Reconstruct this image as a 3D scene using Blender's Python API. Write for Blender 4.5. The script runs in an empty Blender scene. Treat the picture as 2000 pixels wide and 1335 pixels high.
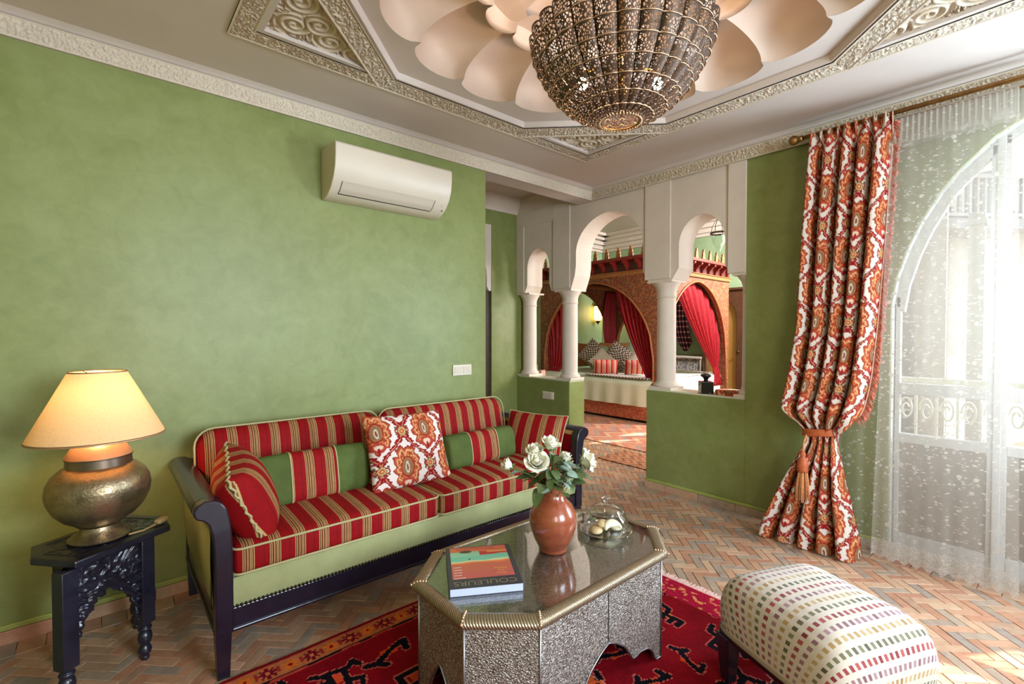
import bpy, math, random
import numpy as np
from mathutils import Vector, Matrix
random.seed(7); np.random.seed(7)
PI = math.pi
sc = bpy.context.scene
COL = sc.collection

def lin(r, g, b):
    f = lambda v: ((v/255.+.055)/1.055)**2.4 if v > 10 else v/255./12.92
    return (f(r), f(g), f(b), 1.)

# ---------------------------------------------------------------- camera, world, light
cam = bpy.data.cameras.new('camera'); cam_o = bpy.data.objects.new('camera', cam); COL.objects.link(cam_o)
cam.sensor_width = 36; cam.lens = 36*926/2000.; cam.clip_start = .02; cam.clip_end = 200
cam_o.location = (0, 0, 1.35)
cam_o.rotation_euler = (math.radians(90-1.08), 0, math.radians(49.15-90))
sc.camera = cam_o
sc.view_settings.view_transform = 'Standard'; sc.view_settings.look = 'None'
sc.view_settings.gamma = 1; sc.view_settings.use_curve_mapping = False
sc.view_settings.exposure = 0.34
sc.cycles.use_denoising = True
sc.cycles.max_bounces = 16; sc.cycles.diffuse_bounces = 5; sc.cycles.transparent_max_bounces = 24
sc.cycles.glossy_bounces = 5; sc.cycles.transmission_bounces = 16
sc.cycles.sample_clamp_indirect = 4.0; sc.cycles.caustics_reflective = False; sc.cycles.caustics_refractive = False

world = bpy.data.worlds.new('world'); sc.world = world; world.use_nodes = True
wn = world.node_tree; bg = wn.nodes['Background']
sky = wn.nodes.new('ShaderNodeTexSky'); sky.sky_type = 'NISHITA'; sky.sun_disc = False
sky.sun_elevation = math.radians(38); sky.sun_rotation = math.radians(120); sky.air_density = 1.0; sky.dust_density = 2.0
wn.links.new(sky.outputs[0], bg.inputs[0]); bg.inputs[1].default_value = .42

def light(name, kind, loc, energy, color, **k):
    l = bpy.data.lights.new(name, kind); o = bpy.data.objects.new(name, l); COL.objects.link(o)
    o.location = loc; l.energy = energy; l.color = color
    tgt = k.pop('target', None)
    for a, v in k.items(): setattr(l, a, v)
    if tgt is not None:
        o.rotation_euler = (Vector(tgt)-Vector(loc)).to_track_quat('-Z', 'Y').to_euler()
    return o
SUN_DIR = Vector((-.842*math.cos(math.radians(38)), .539*math.cos(math.radians(38)), -math.sin(math.radians(38))))
s = light('sun', 'SUN', (12, -8, 9), 13.0, (1, .93, .82), angle=.009)
s.rotation_euler = SUN_DIR.to_track_quat('-Z', 'Y').to_euler()
# daylight of the window beside the French door (the part of the opening past the frame) and of the south window; added fills follow
light('window_and_fill_light', 'AREA', (3.80, -.42, 1.50), 115, (.66, .84, 1.0), shape='RECTANGLE', size=.5, size_y=1.5, target=(.6, 2.9, 1.25))
light('window_and_fill_light', 'AREA', (1.45, -2.52, 1.75), 135, (.74, .88, 1.0), shape='RECTANGLE', size=1.25, size_y=1.35, target=(1.2, 2.9, 1.2))
light('window_and_fill_light', 'AREA', (5.3, 1.56, 1.75), 58, (1., .96, .91), shape='RECTANGLE', size=1.15, size_y=1.3, target=(5.5, 5, 1.9))  # added fill to brighten the bedroom, in front of a made-up window

light('window_and_fill_light', 'AREA', (-.42, -1.6, 1.6), 26, (1., .93, .84), shape='RECTANGLE', size=.95, size_y=1.15, target=(1.2, 1.6, .4))  # added weak fill from the west to lift the shaded floor and sides
light('window_and_fill_light', 'AREA', (8.1, 1.57, 3.28), 320, (.95, .97, 1.0), shape='RECTANGLE', size=1.0, size_y=.4, target=(9.0, 5, 1.0))  # added fill for the dark far bedroom wall, set at the high opening
# ---------------------------------------------------------------- node helpers
class E:                      # small expression builder over Math nodes
    nt = None
    def __init__(s, v): s.v = v
    @staticmethod
    def op(o, *a):
        n = E.nt.nodes.new('ShaderNodeMath'); n.operation = o
        for i, x in enumerate(a):
            x = x.v if isinstance(x, E) else x
            if isinstance(x, (int, float)): n.inputs[i].default_value = x
            else: E.nt.links.new(x, n.inputs[i])
        return E(n.outputs[0])
    def __add__(s, o): return E.op('ADD', s, o)
    __radd__ = __add__
    def __sub__(s, o): return E.op('SUBTRACT', s, o)
    def __rsub__(s, o): return E.op('SUBTRACT', o, s)
    def __mul__(s, o): return E.op('MULTIPLY', s, o)
    __rmul__ = __mul__
    def __truediv__(s, o): return E.op('DIVIDE', s, o)
    def lt(s, o): return E.op('LESS_THAN', s, o)
    def gt(s, o): return E.op('GREATER_THAN', s, o)
    def fract(s): return E.op('FRACT', s)
    def floor(s): return E.op('FLOOR', s)
    def abs(s): return E.op('ABSOLUTE', s)
    def sin(s): return E.op('SINE', s)
    def mn(s, o): return E.op('MINIMUM', s, o)
    def mx(s, o): return E.op('MAXIMUM', s, o)
    def mod(s, o): return E.op('FLOORED_MODULO', s, o)

MATS = {}
class Mat:
    def __init__(s, name):
        s.m = bpy.data.materials.new(name); s.m.use_nodes = True
        s.nt = s.m.node_tree; s.b = s.nt.nodes['Principled BSDF']; s.out = s.nt.nodes['Material Output']
        E.nt = s.nt; MATS[name] = s.m
    def n(s, t, **k):
        x = s.nt.nodes.new(t)
        for a, v in k.items(): setattr(x, a, v)
        return x
    def l(s, a, b): s.nt.links.new(a, b)
    def set(s, **k):
        for a, v in k.items(): s.b.inputs[a.replace('_', ' ')].default_value = v
    def coords(s, kind='Object', scale=(1, 1, 1)):
        t = s.n('ShaderNodeTexCoord'); mp = s.n('ShaderNodeMapping'); s.l(t.outputs[kind], mp.inputs[0])
        mp.inputs['Scale'].default_value = scale; return mp.outputs[0]
    def noise(s, co, scale, detail=4, rough=.55, dist=0):
        x = s.n('ShaderNodeTexNoise'); s.l(co, x.inputs['Vector']); x.inputs['Scale'].default_value = scale
        x.inputs['Detail'].default_value = detail; x.inputs['Roughness'].default_value = rough; x.inputs['Distortion'].default_value = dist
        return x.outputs[0]
    def voro(s, co, scale, feature='F1', rnd=1, out='Distance'):
        x = s.n('ShaderNodeTexVoronoi'); x.feature = feature; s.l(co, x.inputs['Vector']); x.inputs['Scale'].default_value = scale
        x.inputs['Randomness'].default_value = rnd; return x.outputs[out]
    def ramp(s, fac, stops, interp='LINEAR'):
        x = s.n('ShaderNodeValToRGB'); x.color_ramp.interpolation = interp
        el = x.color_ramp.elements
        while len(el) > 1: el.remove(el[0])
        el[0].position, el[0].color = stops[0]
        for p, c in stops[1:]: e = el.new(p); e.color = c
        s.l(fac.v if isinstance(fac, E) else fac, x.inputs[0]); return x.outputs[0]
    def mix(s, fac, a, b):
        x = s.n('ShaderNodeMix', data_type='RGBA'); 
        for i, v in ((0, fac), (6, a), (7, b)):
            if isinstance(v, E): v = v.v
            if isinstance(v, bpy.types.NodeSocket): s.l(v, x.inputs[i])
            else: x.inputs[i].default_value = v
        return x.outputs[2]
    def color(s, sock): s.l(sock, s.b.inputs['Base Color'])
    def bump(s, h, strength=.3, dist=.01):
        x = s.n('ShaderNodeBump'); x.inputs['Strength'].default_value = strength; x.inputs['Distance'].default_value = dist
        s.l(h.v if isinstance(h, E) else h, x.inputs['Height']); s.l(x.outputs[0], s.b.inputs['Normal'])

def simple(name, col, rough=.5, metal=0, var=0, vs=20, bump=0, bs=200, bd=.002, **k):
    if name in MATS: return MATS[name]
    m = Mat(name); m.set(Base_Color=col, Roughness=rough, Metallic=metal)
    co = m.coords()
    if var:
        d = tuple(c*(1-var) for c in col[:3])+(1,); u = tuple(min(1, c*(1+var)) for c in col[:3])+(1,)
        m.color(m.ramp(m.noise(co, vs, 6, .62), [(.3, d), (.7, u)]))
    if bump: m.bump(m.noise(co, bs, 3), bump, bd)
    for a, v in k.items(): m.b.inputs[a.replace('_', ' ')].default_value = v
    return m.m

def vcol(name, rough=.8, bump=0, bs=300, sheen=0, **k):
    if name in MATS: return MATS[name]
    m = Mat(name); a = m.n('ShaderNodeVertexColor', layer_name='Col'); m.color(a.outputs[0]); m.set(Roughness=rough)
    if bump: m.bump(m.noise(m.coords(), bs, 2), bump, .002)
    if sheen: m.set(Sheen_Weight=sheen)
    for q, v in k.items(): m.b.inputs[q.replace('_', ' ')].default_value = v
    return m.m

def plaster(name, base, dark, lite, rough=.45, grain=.12):
    m = Mat(name); co = m.coords()
    n1 = m.noise(co, 1.6, 8, .62, .4); n2 = m.noise(co, 9, 8, .7, .6)
    c1 = m.ramp(n1, [(.28, dark), (.5, base), (.74, lite)])
    c2 = m.ramp(n2, [(.3, dark), (.55, base), (.8, lite)])
    m.color(m.mix(.5, c1, c2)); m.set(Roughness=rough)
    m.bump(m.noise(co, 26, 8, .7), grain, .004)
    return m.m

GREEN = plaster('green_polished_plaster', lin(132, 140, 80), lin(112, 120, 58), lin(150, 158, 104), .44)
GREEN_P = plaster('pale_green_plaster', lin(150, 172, 130), lin(138, 160, 116), lin(166, 186, 146), .5)
WHITE = simple('white_plaster', lin(216, 200, 186), .65, var=.05, vs=5, bump=.06, bs=30, bd=.004)
CEIL = simple('ceiling_plaster', lin(202, 188, 179), .7, var=.04, vs=3, bump=.05, bs=30, bd=.004)
CARVE = simple('carved_stucco', lin(206, 190, 170), .75, var=.08, vs=60)
PETAL = simple('petal_plaster', lin(196, 174, 158), .6, var=.05, vs=4)
OUTW = simple('outside_white_render', lin(198, 196, 193), .8, var=.04, vs=2)
OUTG = simple('outside_shaded_render', lin(170, 168, 170), .8, var=.05, vs=2)  # shade put into the colour: darker copy for shaded outside parts
OUTP = simple('outside_pink_render', lin(214, 160, 140), .8, var=.06, vs=2)
DARKWOOD = simple('dark_lacquered_wood', (.011, .008, .017, 1), .3, var=.4, vs=12, bump=.05, bs=60, Coat_Weight=.3)
BLACKWOOD = simple('black_carved_wood', (.012, .011, .022, 1), .33, var=.4, vs=20, Coat_Weight=.25)
GLASS = Mat('clear_glass'); GLASS.set(Base_Color=(1, 1, 1, 1), Roughness=.02, Transmission_Weight=1, IOR=1.45); GLASS = GLASS.m

def thin_glass():
    m = Mat('window_glass'); g = m.n('ShaderNodeBsdfGlossy'); g.inputs['Roughness'].default_value = .02
    t = m.n('ShaderNodeBsdfTransparent'); t.inputs[0].default_value = (.97, .985, .98, 1)
    f = m.n('ShaderNodeLayerWeight'); ff = E.op('POWER', E(f.outputs['Facing']), 4.)*.6+.04; x = m.n('ShaderNodeMixShader')
    m.l(ff.v, x.inputs[0]); m.l(t.outputs[0], x.inputs[1]); m.l(g.outputs[0], x.inputs[2]); m.l(x.outputs[0], m.out.inputs[0]); return m.m
PANE = thin_glass()

# ---------------------------------------------------------------- mesh helpers
class MB:
    def __init__(s): s.V = []; s.F = []; s.mi = []; s.C = []; s.cur = 0; s.uv = None
    def add(s, V, F, C=None):
        o = len(s.V); s.V += [tuple(map(float, v)) for v in V]; s.F += [tuple(i+o for i in f) for f in F]; s.mi += [s.cur]*len(F)
        if C is not None: s.C += list(C)
        return s
    def box(s, x0, x1, y0, y1, z0, z1):
        V = [(x, y, z) for z in (z0, z1) for y in (y0, y1) for x in (x0, x1)]
        return s.add(V, [(0, 2, 3, 1), (4, 5, 7, 6), (0, 1, 5, 4), (2, 6, 7, 3), (0, 4, 6, 2), (1, 3, 7, 5)])
    def prism(s, poly, h0, h1, axis='z'):
        n = len(poly)
        def P(a, b, h): return {'z': (a, b, h), 'x': (h, a, b), 'y': (a, h, b)}[axis]
        V = [P(a, b, h0) for a, b in poly]+[P(a, b, h1) for a, b in poly]
        F = [tuple(range(n))[::-1], tuple(range(n, 2*n))]+[(i, (i+1) % n, n+(i+1) % n, n+i) for i in range(n)]
        return s.add(V, F)
    def lathe(s, prof, n=32, cx=0, cy=0, z0=0):
        V = []; F = []; m = len(prof)
        for i in range(n):
            a = 2*PI*i/n
            for r, z in prof: V.append((cx+r*math.cos(a), cy+r*math.sin(a), z0+z))
        for i in range(n):
            j = (i+1) % n
            for k in range(m-1): F.append((i*m+k, j*m+k, j*m+k+1, i*m+k+1))
        return s.add(V, F)
    def grid(s, f, nu, nv, col=None, closeu=False):
        V = [f(i/(nu-1) if not closeu else i/nu, j/(nv-1)) for j in range(nv) for i in range(nu)]
        F = []
        for j in range(nv-1):
            for i in range(nu if closeu else nu-1):
                a = j*nu+i; b = j*nu+(i+1) % nu; F.append((a, b, b+nu, a+nu))
        C = [col(i/(nu-1), j/(nv-1)) for j in range(nv) for i in range(nu)] if col else None
        return s.add(V, F, C)
    def tube(s, pts, r, n=8, cap=True):
        pts = [Vector(p) for p in pts]; m = len(pts); V = []; F = []
        rr = r if isinstance(r, (list, tuple)) else [r]*m
        up = None
        for i, p in enumerate(pts):
            t = (pts[min(i+1, m-1)]-pts[max(i-1, 0)])
            if t.length < 1e-9: t = Vector((0, 0, 1))
            t.normalize()
            if up is None: up = Vector((0, 0, 1)) if abs(t.z) < .9 else Vector((1, 0, 0))
            a = up-t*up.dot(t)
            if a.length < 1e-6: a = t.orthogonal()
            a.normalize(); b = t.cross(a); up = a
            for k in range(n):
                q = 2*PI*k/n; V.append(p+(a*math.cos(q)+b*math.sin(q))*rr[i])
        for i in range(m-1):
            for k in range(n):
                F.append((i*n+k, i*n+(k+1) % n, (i+1)*n+(k+1) % n, (i+1)*n+k))
        if cap: F += [tuple(range(n))[::-1], tuple(range((m-1)*n, m*n))]
        return s.add(V, F)
    def ball(s, c, r, nu=12, nv=8, sc_=(1, 1, 1)):
        prof = [(r*math.sin(PI*k/(nv-1))+1e-5, -r*math.cos(PI*k/(nv-1))) for k in range(nv)]
        o = len(s.V); s.lathe(prof, nu)
        s.V[o:] = [(c[0]+x*sc_[0], c[1]+y*sc_[1], c[2]+z*sc_[2]) for x, y, z in s.V[o:]]
        return s
    def xform(s, M_, start=0):
        s.V[start:] = [tuple(M_ @ Vector(v)) for v in s.V[start:]]; return s

def add_arrays(name, V, F, mats, parent=None, smooth=False, C=None, uv=None, mi=None):
    me = bpy.data.meshes.new(name); me.from_pydata(V, [], F)
    mats = mats if isinstance(mats, (list, tuple)) else [mats]
    for m in mats: me.materials.append(m)
    if mi is not None and len(mats) > 1: me.polygons.foreach_set('material_index', mi)
    if smooth: me.polygons.foreach_set('use_smooth', [True]*len(F))
    if C is not None and len(C):
        at = me.color_attributes.new('Col', 'FLOAT_COLOR', 'POINT')
        c = np.asarray(C, dtype=np.float32)
        if c.shape[1] == 3: c = np.concatenate([c, np.ones((len(c), 1), np.float32)], 1)
        at.data.foreach_set('color', c.ravel())
    if uv is not None:
        ul = me.uv_layers.new(name='UVMap'); u = np.asarray(uv, dtype=np.float32)
        idx = np.empty(len(me.loops), dtype=np.int32); me.loops.foreach_get('vertex_index', idx)
        ul.data.foreach_set('uv', u[idx].ravel())
    me.update()
    o = bpy.data.objects.new(name, me); COL.objects.link(o)
    if parent is not None: o.parent = parent
    return o

def obj(name, mb, mats, parent=None, smooth=False, bevel=0, seg=2, uv=None, fix=True):
    o = add_arrays(name, mb.V, mb.F, mats, parent, smooth, mb.C if mb.C else None, uv, mb.mi)
    if fix:
        import bmesh
        b = bmesh.new(); b.from_mesh(o.data); bmesh.ops.recalc_face_normals(b, faces=b.faces); b.to_mesh(o.data); b.free()
    if bevel:
        m = o.modifiers.new('bevel', 'BEVEL'); m.width = bevel; m.segments = seg; m.limit_method = 'ANGLE'; m.angle_limit = .6
        if smooth: pass
    if smooth and bevel == 0:
        pass
    return o

def autosmooth(o, ang=40):
    me = o.data; me.polygons.foreach_set('use_smooth', [True]*len(me.polygons))
    me.set_sharp_from_angle(angle=math.radians(ang)); return o

def thing(name, label, cat, loc=(0, 0, 0), rz=0, group=None):
    o = bpy.data.objects.new(name, None); COL.objects.link(o); o.location = loc; o.rotation_euler = (0, 0, rz)
    o.empty_display_size = .05
    return tag(o, label, cat, group)

def tag(o, label, cat, group=None):
    o['label'] = label; o['category'] = cat
    if group: o['group'] = group
    return o

def struct(o): o['kind'] = 'structure'; return o
def stuff(o): o['kind'] = 'stuff'; return o

def dup(o, parent=None, loc=None, rot=None):
    c = o.copy(); COL.objects.link(c)
    if parent is not None: c.parent = parent
    if loc is not None: c.location = loc
    if rot is not None: c.rotation_euler = rot
    return c

# numpy noise
def vnoise(x, y, seed=0):
    x = np.asarray(x, float); y = np.asarray(y, float)
    xi = np.floor(x).astype(np.int64); yi = np.floor(y).astype(np.int64); xf = x-xi; yf = y-yi
    def h(a, b):
        v = np.sin(a*127.1+b*311.7+seed*74.7)*43758.5453; return v-np.floor(v)
    u = xf*xf*(3-2*xf); v = yf*yf*(3-2*yf)
    return (h(xi, yi)*(1-u)+h(xi+1, yi)*u)*(1-v)+(h(xi, yi+1)*(1-u)+h(xi+1, yi+1)*u)*v
def vermi(x, y, k, seed=0):
    # winding carved ridges, 0..1
    wx = x+.35/k*np.sin(y*k*1.3+seed); wy = y+.35/k*np.sin(x*k*1.1+seed*2)
    a = vnoise(wx*k, wy*k, seed); b = vnoise(wx*k*1.9+9, wy*k*1.9+4, seed+3)
    r = np.abs(a+.35*(b-.5)-.5)*2
    return np.clip(1-np.abs(np.sin(r*6.0)), 0, 1)
def height_grid(P0, U, W, N, nu, nv, hfun, C=None, keep=None):
    """grid on plane P0+u*U+w*W (metres), displaced by hfun(u,w) along N"""
    U = np.array(U, float); W = np.array(W, float); N = np.array(N, float); P0 = np.array(P0, float)
    lu = np.linalg.norm(U); lw = np.linalg.norm(W)
    a, b = np.meshgrid(np.linspace(0, 1, nu), np.linspace(0, 1, nv))
    u = a*lu; w = b*lw
    h = hfun(u, w)
    P = P0+a[..., None]*U+b[..., None]*W+h[..., None]*N
    V = P.reshape(-1, 3)
    i = np.arange(nu*nv).reshape(nv, nu)
    F = np.stack([i[:-1, :-1], i[:-1, 1:], i[1:, 1:], i[1:, :-1]], -1).reshape(-1, 4)
    if keep is not None:
        k = keep(u, w); kk = (k[:-1, :-1] & k[:-1, 1:] & k[1:, 1:] & k[1:, :-1]).reshape(-1); F = F[kk]
    return V, F
def grid_obj(name, V, F, mat, parent=None, smooth=True, C=None, uv=None):
    # numpy grid to object; unused vertices dropped
    used = np.unique(F); mp = -np.ones(len(V), int); mp[used] = np.arange(len(used))
    V = V[used]; F = mp[F]
    if C is not None: C = np.asarray(C)[used]
    if uv is not None: uv = np.asarray(uv)[used]
    return add_arrays(name, V.tolist(), F.tolist(), mat, parent, smooth, C, uv)
# ================================================================ SETTING
XE, YN, XW, YS, ZC = 3.606, 2.98, -.40, -2.7, 2.72       # room: east wall, north wall, west wall, south wall, ceiling
TH = .235
# ---- floor
tilecols = [lin(178, 122, 96), lin(196, 144, 114), lin(192, 152, 122), lin(156, 138, 124), lin(144, 134, 126), lin(206, 160, 130), lin(172, 134, 110), lin(188, 128, 98), lin(164, 146, 128), lin(202, 164, 132)]
def tilemat(name, use_obj):
    m = Mat(name)
    if use_obj: f = m.n('ShaderNodeObjectInfo').outputs['Random']
    else:
        a = m.n('ShaderNodeVertexColor', layer_name='Col'); sp = m.n('ShaderNodeSeparateColor'); m.l(a.outputs[0], sp.inputs[0]); f = sp.outputs[0]
    base = m.ramp(f, [(i/len(tilecols), c) for i, c in enumerate(tilecols)], 'CONSTANT')
    g = m.n('ShaderNodeNewGeometry').outputs['Position']
    n = m.noise(g, 24, 6, .65)
    col = m.mix(.3, base, m.ramp(n, [(.3, lin(120, 88, 68)), (.5, lin(180, 140, 110)), (.72, lin(206, 178, 150))]))
    m.color(col); m.set(Roughness=.42, Specular_IOR_Level=.4); m.l(m.ramp(n, [(.3, (.3,)*3+(1,)), (.7, (.5,)*3+(1,))]), m.b.inputs['Roughness'])
    m.bump(m.noise(g, 70, 4), .12, .002); return m.m
TILE = tilemat('terracotta_tile', True); TILE_S = tilemat('terracotta_tile_field', False)
GROUT = simple('tile_grout', lin(120, 96, 76), .9, var=.15, vs=40)
b = MB(); b.box(XW-.3, 9.4, YS-.2, 7.5, -.12, -.004)
floor = struct(obj('floor', b, GROUT)); floor['label'] = 'herringbone terracotta tile floor'

W = .0465; NL = 3; GAP = .0022
def tile_mesh(lx, ly, h=.004):
    m = MB(); x, y = lx/2, ly/2; c = .0016
    V = [(-x, -y, -.006), (x, -y, -.006), (x, y, -.006), (-x, y, -.006), (-x, -y, h-c), (x, -y, h-c), (x, y, h-c), (-x, y, h-c), (-x+c, -y+c, h), (x-c, -y+c, h), (x-c, y-c, h), (-x+c, y-c, h)]
    F = [(0, 1, 5, 4), (1, 2, 6, 5), (2, 3, 7, 6), (3, 0, 4, 7), (4, 5, 9, 8), (5, 6, 10, 9), (6, 7, 11, 10), (7, 4, 8, 11), (8, 9, 10, 11)]
    return V, F
cs = math.cos(PI/4)
fwv = cam_o.matrix_basis.to_3x3() @ Vector((0, 0, -1)); rtv = cam_o.matrix_basis.to_3x3() @ Vector((1, 0, 0)); upv = fwv.cross(rtv)*-1
def in_view(p):
    d = Vector(p)-cam_o.location; z = d.dot(fwv)
    if z < .3: return None
    x = 1000+926*d.dot(rtv)/z; y = 667.5-926*d.dot(upv)/z
    return z if (-20 < x < 2020 and -20 < y < 1350) else None
cells = []
for i in range(-160, 160):
    for j in range(-160, 160):
        k = (i-j) % (2*NL)
        if k == 0: a, c_, vert = (i+NL/2)*W, (j+.5)*W, 0
        elif k == 2*NL-1: a, c_, vert = (i+.5)*W, (j+NL/2)*W, 1
        else: continue
        x = 2.6+cs*a-cs*c_; y = 1.9+cs*a+cs*c_
        inA = XW < x < 2.3 and -.7 < y < 2.88
        inB = 2.3 <= x < 3.52 and -.7 < y < 4.08
        inC = 3.4 <= x < 6.15 and 2.3 < y < 6.2
        if inA or inB or inC: cells.append((x, y, vert))
def hidden(x, y):
    return (-.1 < x < 2.33 and .55 < y < 2.07) or (.36 < x < 2.4 and 2.2 < y < 2.95) or (3.55 < x) or (1.45 < x < 2.2 and .2 < y < .9)
vis = sorted((in_view((x, y, 0)), n) for n, (x, y, v) in enumerate(cells) if in_view((x, y, 0)) and not hidden(x, y))
# the tiles along the walls are counted among the 300 singly built ones
solo = set(n for z, n in vis[:250])
TV, TF = tile_mesh(NL*W-GAP, W-GAP)
tile_me = None
SV = []; SF = []; SC = []
for n, (x, y, v) in enumerate(cells):
    ang = PI/4+(PI/2 if v else 0)
    if n in solo:
        if tile_me is None:
            t = add_arrays('tile', TV, TF, TILE, floor); tile_me = t
        else: t = dup(tile_me, floor)
        t.location = (x, y, random.uniform(-.0012, .0006)); t.rotation_euler = (random.uniform(-.004, .004), random.uniform(-.004, .004), ang)
    else:
        o = len(SV); ca, sa = math.cos(ang), math.sin(ang); dz = random.uniform(-.0012, .0006); tone = random.random()
        SV += [(x+ca*p-sa*q, y+sa*p+ca*q, z+dz) for p, q, z in TV]; SF += [tuple(q+o for q in f) for f in TF]; SC += [(tone, tone, tone)]*len(TV)
bo = None
n_border = 0
TB, TBF = tile_mesh(.092-GAP, .128-GAP)
def border(x, y, rz, single):
    global bo, n_border, SV, SF, SC
    if single and n_border < 50:
        if bo is None: t = bo = add_arrays('border_tile', TB, TBF, TILE, floor)
        else: t = dup(bo, floor)
        t.location = (x, y, .0016); t.rotation_euler = (0, 0, rz); n_border += 1
    else:
        o = len(SV); ca, sa = math.cos(rz), math.sin(rz); tone = random.random()
        SV += [(x+ca*p-sa*q, y+sa*p+ca*q, z+.0016) for p, q, z in TB]; SF += [tuple(q+o for q in f) for f in TBF]; SC += [(tone,)*3]*len(TB)
x = XW+.06
while x < 2.30: border(x, 2.903, 0, x < .75); x += .092
y = 2.34
while y > -1: border(3.53, y, PI/2, y < 1.35 and y > .1); y -= .092
fs = stuff(add_arrays('tile_field', SV, SF, TILE_S, floor, C=SC))

# ---- walls
b = MB(); b.box(XW-.2, 2.30, YN, YN+.17, 0, 2.9)
struct(obj('wall_left', b, GREEN))
b = MB(); b.box(XW-.2, XW, YS, -2.1, 0, 2.9); b.box(XW-.2, XW, -1.1, YN, 0, 2.9); b.box(XW-.2, XW, -2.1, -1.1, 0, 1.0); b.box(XW-.2, XW, -2.1, -1.1, 2.2, 2.9); struct(obj('wall_west', b, GREEN))  # opening added only to hold the west fill light
b = MB(); b.box(XW-.2, -.2, YS-.2, YS, 0, 2.9); b.box(2.6, XE+TH, YS-.2, YS, 0, 2.9); b.box(-.2, 2.6, YS-.2, YS, 0, .75); b.box(-.2, 2.6, YS-.2, YS, 2.5, 2.9)
struct(obj('wall_south', b, GREEN))
# hall behind the end of the north wall
b = MB(); b.box(3.232, XE+TH, 4.08, 4.25, 0, 3.0); b.box(1.4, 3.232, 4.08, 4.25, 2.534, 3.0); b.box(1.2, 1.4, YN+.17, 4.25, 0, 3.0)
struct(obj('wall_hall', b, GREEN))
d = struct(obj('door_1', MB().box(2.2, 3.235, 4.10, 4.16, 0, 1.81), simple('dark_door_wood', lin(58, 40, 24), .5, var=.3, vs=14)))
b = MB(); pts = [(2.2, 1.81), (2.2, 2.534), (3.232, 2.534), (3.232, 1.81), (3.20, 1.81), (3.17, 1.86)]
pts += [(2.70+.47*math.cos(t), 1.95+.50*math.sin(t)) for t in np.linspace(0, PI*.95, 16)] + [(2.22, 1.81)]
b.prism([(p[0], p[1]) for p in pts], 4.085, 4.20, 'y'); obj('door_arch', b, WHITE, d)
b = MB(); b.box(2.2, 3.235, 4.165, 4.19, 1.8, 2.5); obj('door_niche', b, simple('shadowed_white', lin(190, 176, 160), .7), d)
# beam and hall ceiling
b = MB(); b.box(2.30, XE+.02, YN, YN+.17, 2.622, 2.95)
struct(obj('trim_1', b, CEIL))
b = MB(); b.box(1.2, XE+.02, YN+.16, 4.26, 2.862, 2.95)
c2 = struct(obj('ceiling', b, CEIL))
b = MB(); b.prism([(4.08, 2.69), (4.065, 2.69), (4.05, 2.74), (4.02, 2.78), (4.01, 2.862), (4.08, 2.862)], 1.4, XE, 'x'); struct(obj('trim_2', b, WHITE))

# east wall: green with pointed window arch, arcade with half walls
arch_r = [(.672, 1.53), (.648, 1.69), (.594, 1.868), (.538, 2.006), (.451, 2.166), (.388, 2.25), (.325, 2.313), (.24, 2.402), (.12, 2.475), (0, 2.52)]
arch = [(-y, z) for y, z in arch_r][:-1]+arch_r[::-1]
b = MB(); b.box(XE, XE+TH, .672, 1.525, 0, 2.9); b.box(XE, XE+TH, YS, -.672, 0, 2.9)
def strip(mb, line, top, x0, x1):
    V = []; F = []
    for y, z in line: V += [(x0, y, z), (x1, y, z), (x0, y, top), (x1, y, top)]
    for i in range(len(line)-1):
        a = 4*i; c = a+4
        F.append((a, c, c+1, a+1))
        if line[i+1][0]-line[i][0] > 1e-6: F += [(a, a+2, c+2, c), (a+1, c+1, c+3, a+3)]
        F.append((a+2, a+3, c+3, c+2))
    e = 4*(len(line)-1); F += [(0, 1, 3, 2), (e, e+2, e+3, e+1)]
    mb.add(V, F)
strip(b, arch, 2.9, XE, XE+TH)
wr = struct(obj('wall_right', b, GREEN))
b = MB()   # white reveal lining of the window arch
line = [(-.672, 0)]+arch+[(.672, 0)]
V = []; F = []
for y, z in line: V += [(XE+.03, y*.998, z-.001), (XE+TH+.004, y*.998, z-.001)]
for i in range(len(line)-1): F.append((2*i, 2*i+2, 2*i+3, 2*i+1))
b.add(V, F); obj('reveal', b, OUTW, wr)
for (y0, y1) in ((1.525, 2.37), (3.275, 4.08)):
    b = MB(); b.box(XE, XE+TH, y0, y1, 0, .852); o = obj('half_wall', b, GREEN, wr, bevel=.008)
    b = MB(); b.box(XE+.012, XE+TH-.006, y0+.004, y1-.012, .85, .864); obj('ledge_slab', b, simple('ledge_stone', lin(214, 208, 184), .3, var=.06, vs=9), wr, bevel=.003)
def parch(c, h, sp, ap, n=14):
    out = []
    for t in np.linspace(-1, 1, 2*n+1):
        out.append((c+h*math.sin(t*PI/2), sp+(ap-sp)*(.9*math.cos(t*PI/2)+.1*(1-abs(t)))))
    return out
line = [(1.525, 1.79), (1.63, 1.79), (1.685, 1.87)]+parch(1.876, .191, 2.07, 2.293)+[(2.067, 1.89), (2.125, 1.80), (2.355, 1.80), (2.41, 1.89)]+parch(2.80, .39, 2.14, 2.488)+[(3.19, 2.02), (3.205, 1.93), (3.255, 1.80), (3.535, 1.80), (3.565, 1.88)]+parch(3.737, .172, 2.06, 2.27)+[(3.909, 1.88), (3.955, 1.80), (4.08, 1.80)]
b = MB(); strip(b, line, 2.9, XE, XE+TH)
aw = obj('arch_wall', b, WHITE, wr)
for (y0, y1, z0) in ((1.525, 1.66, 1.80), (2.139, 2.386, 1.81), (3.266, 3.503, 1.81), (3.959, 4.08, 1.81)):
    b = MB(); b.box(XE-.012, XE+.001, y0, y1, z0, 2.70); obj('pilaster_strip', b, WHITE, wr, bevel=.004)
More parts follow.
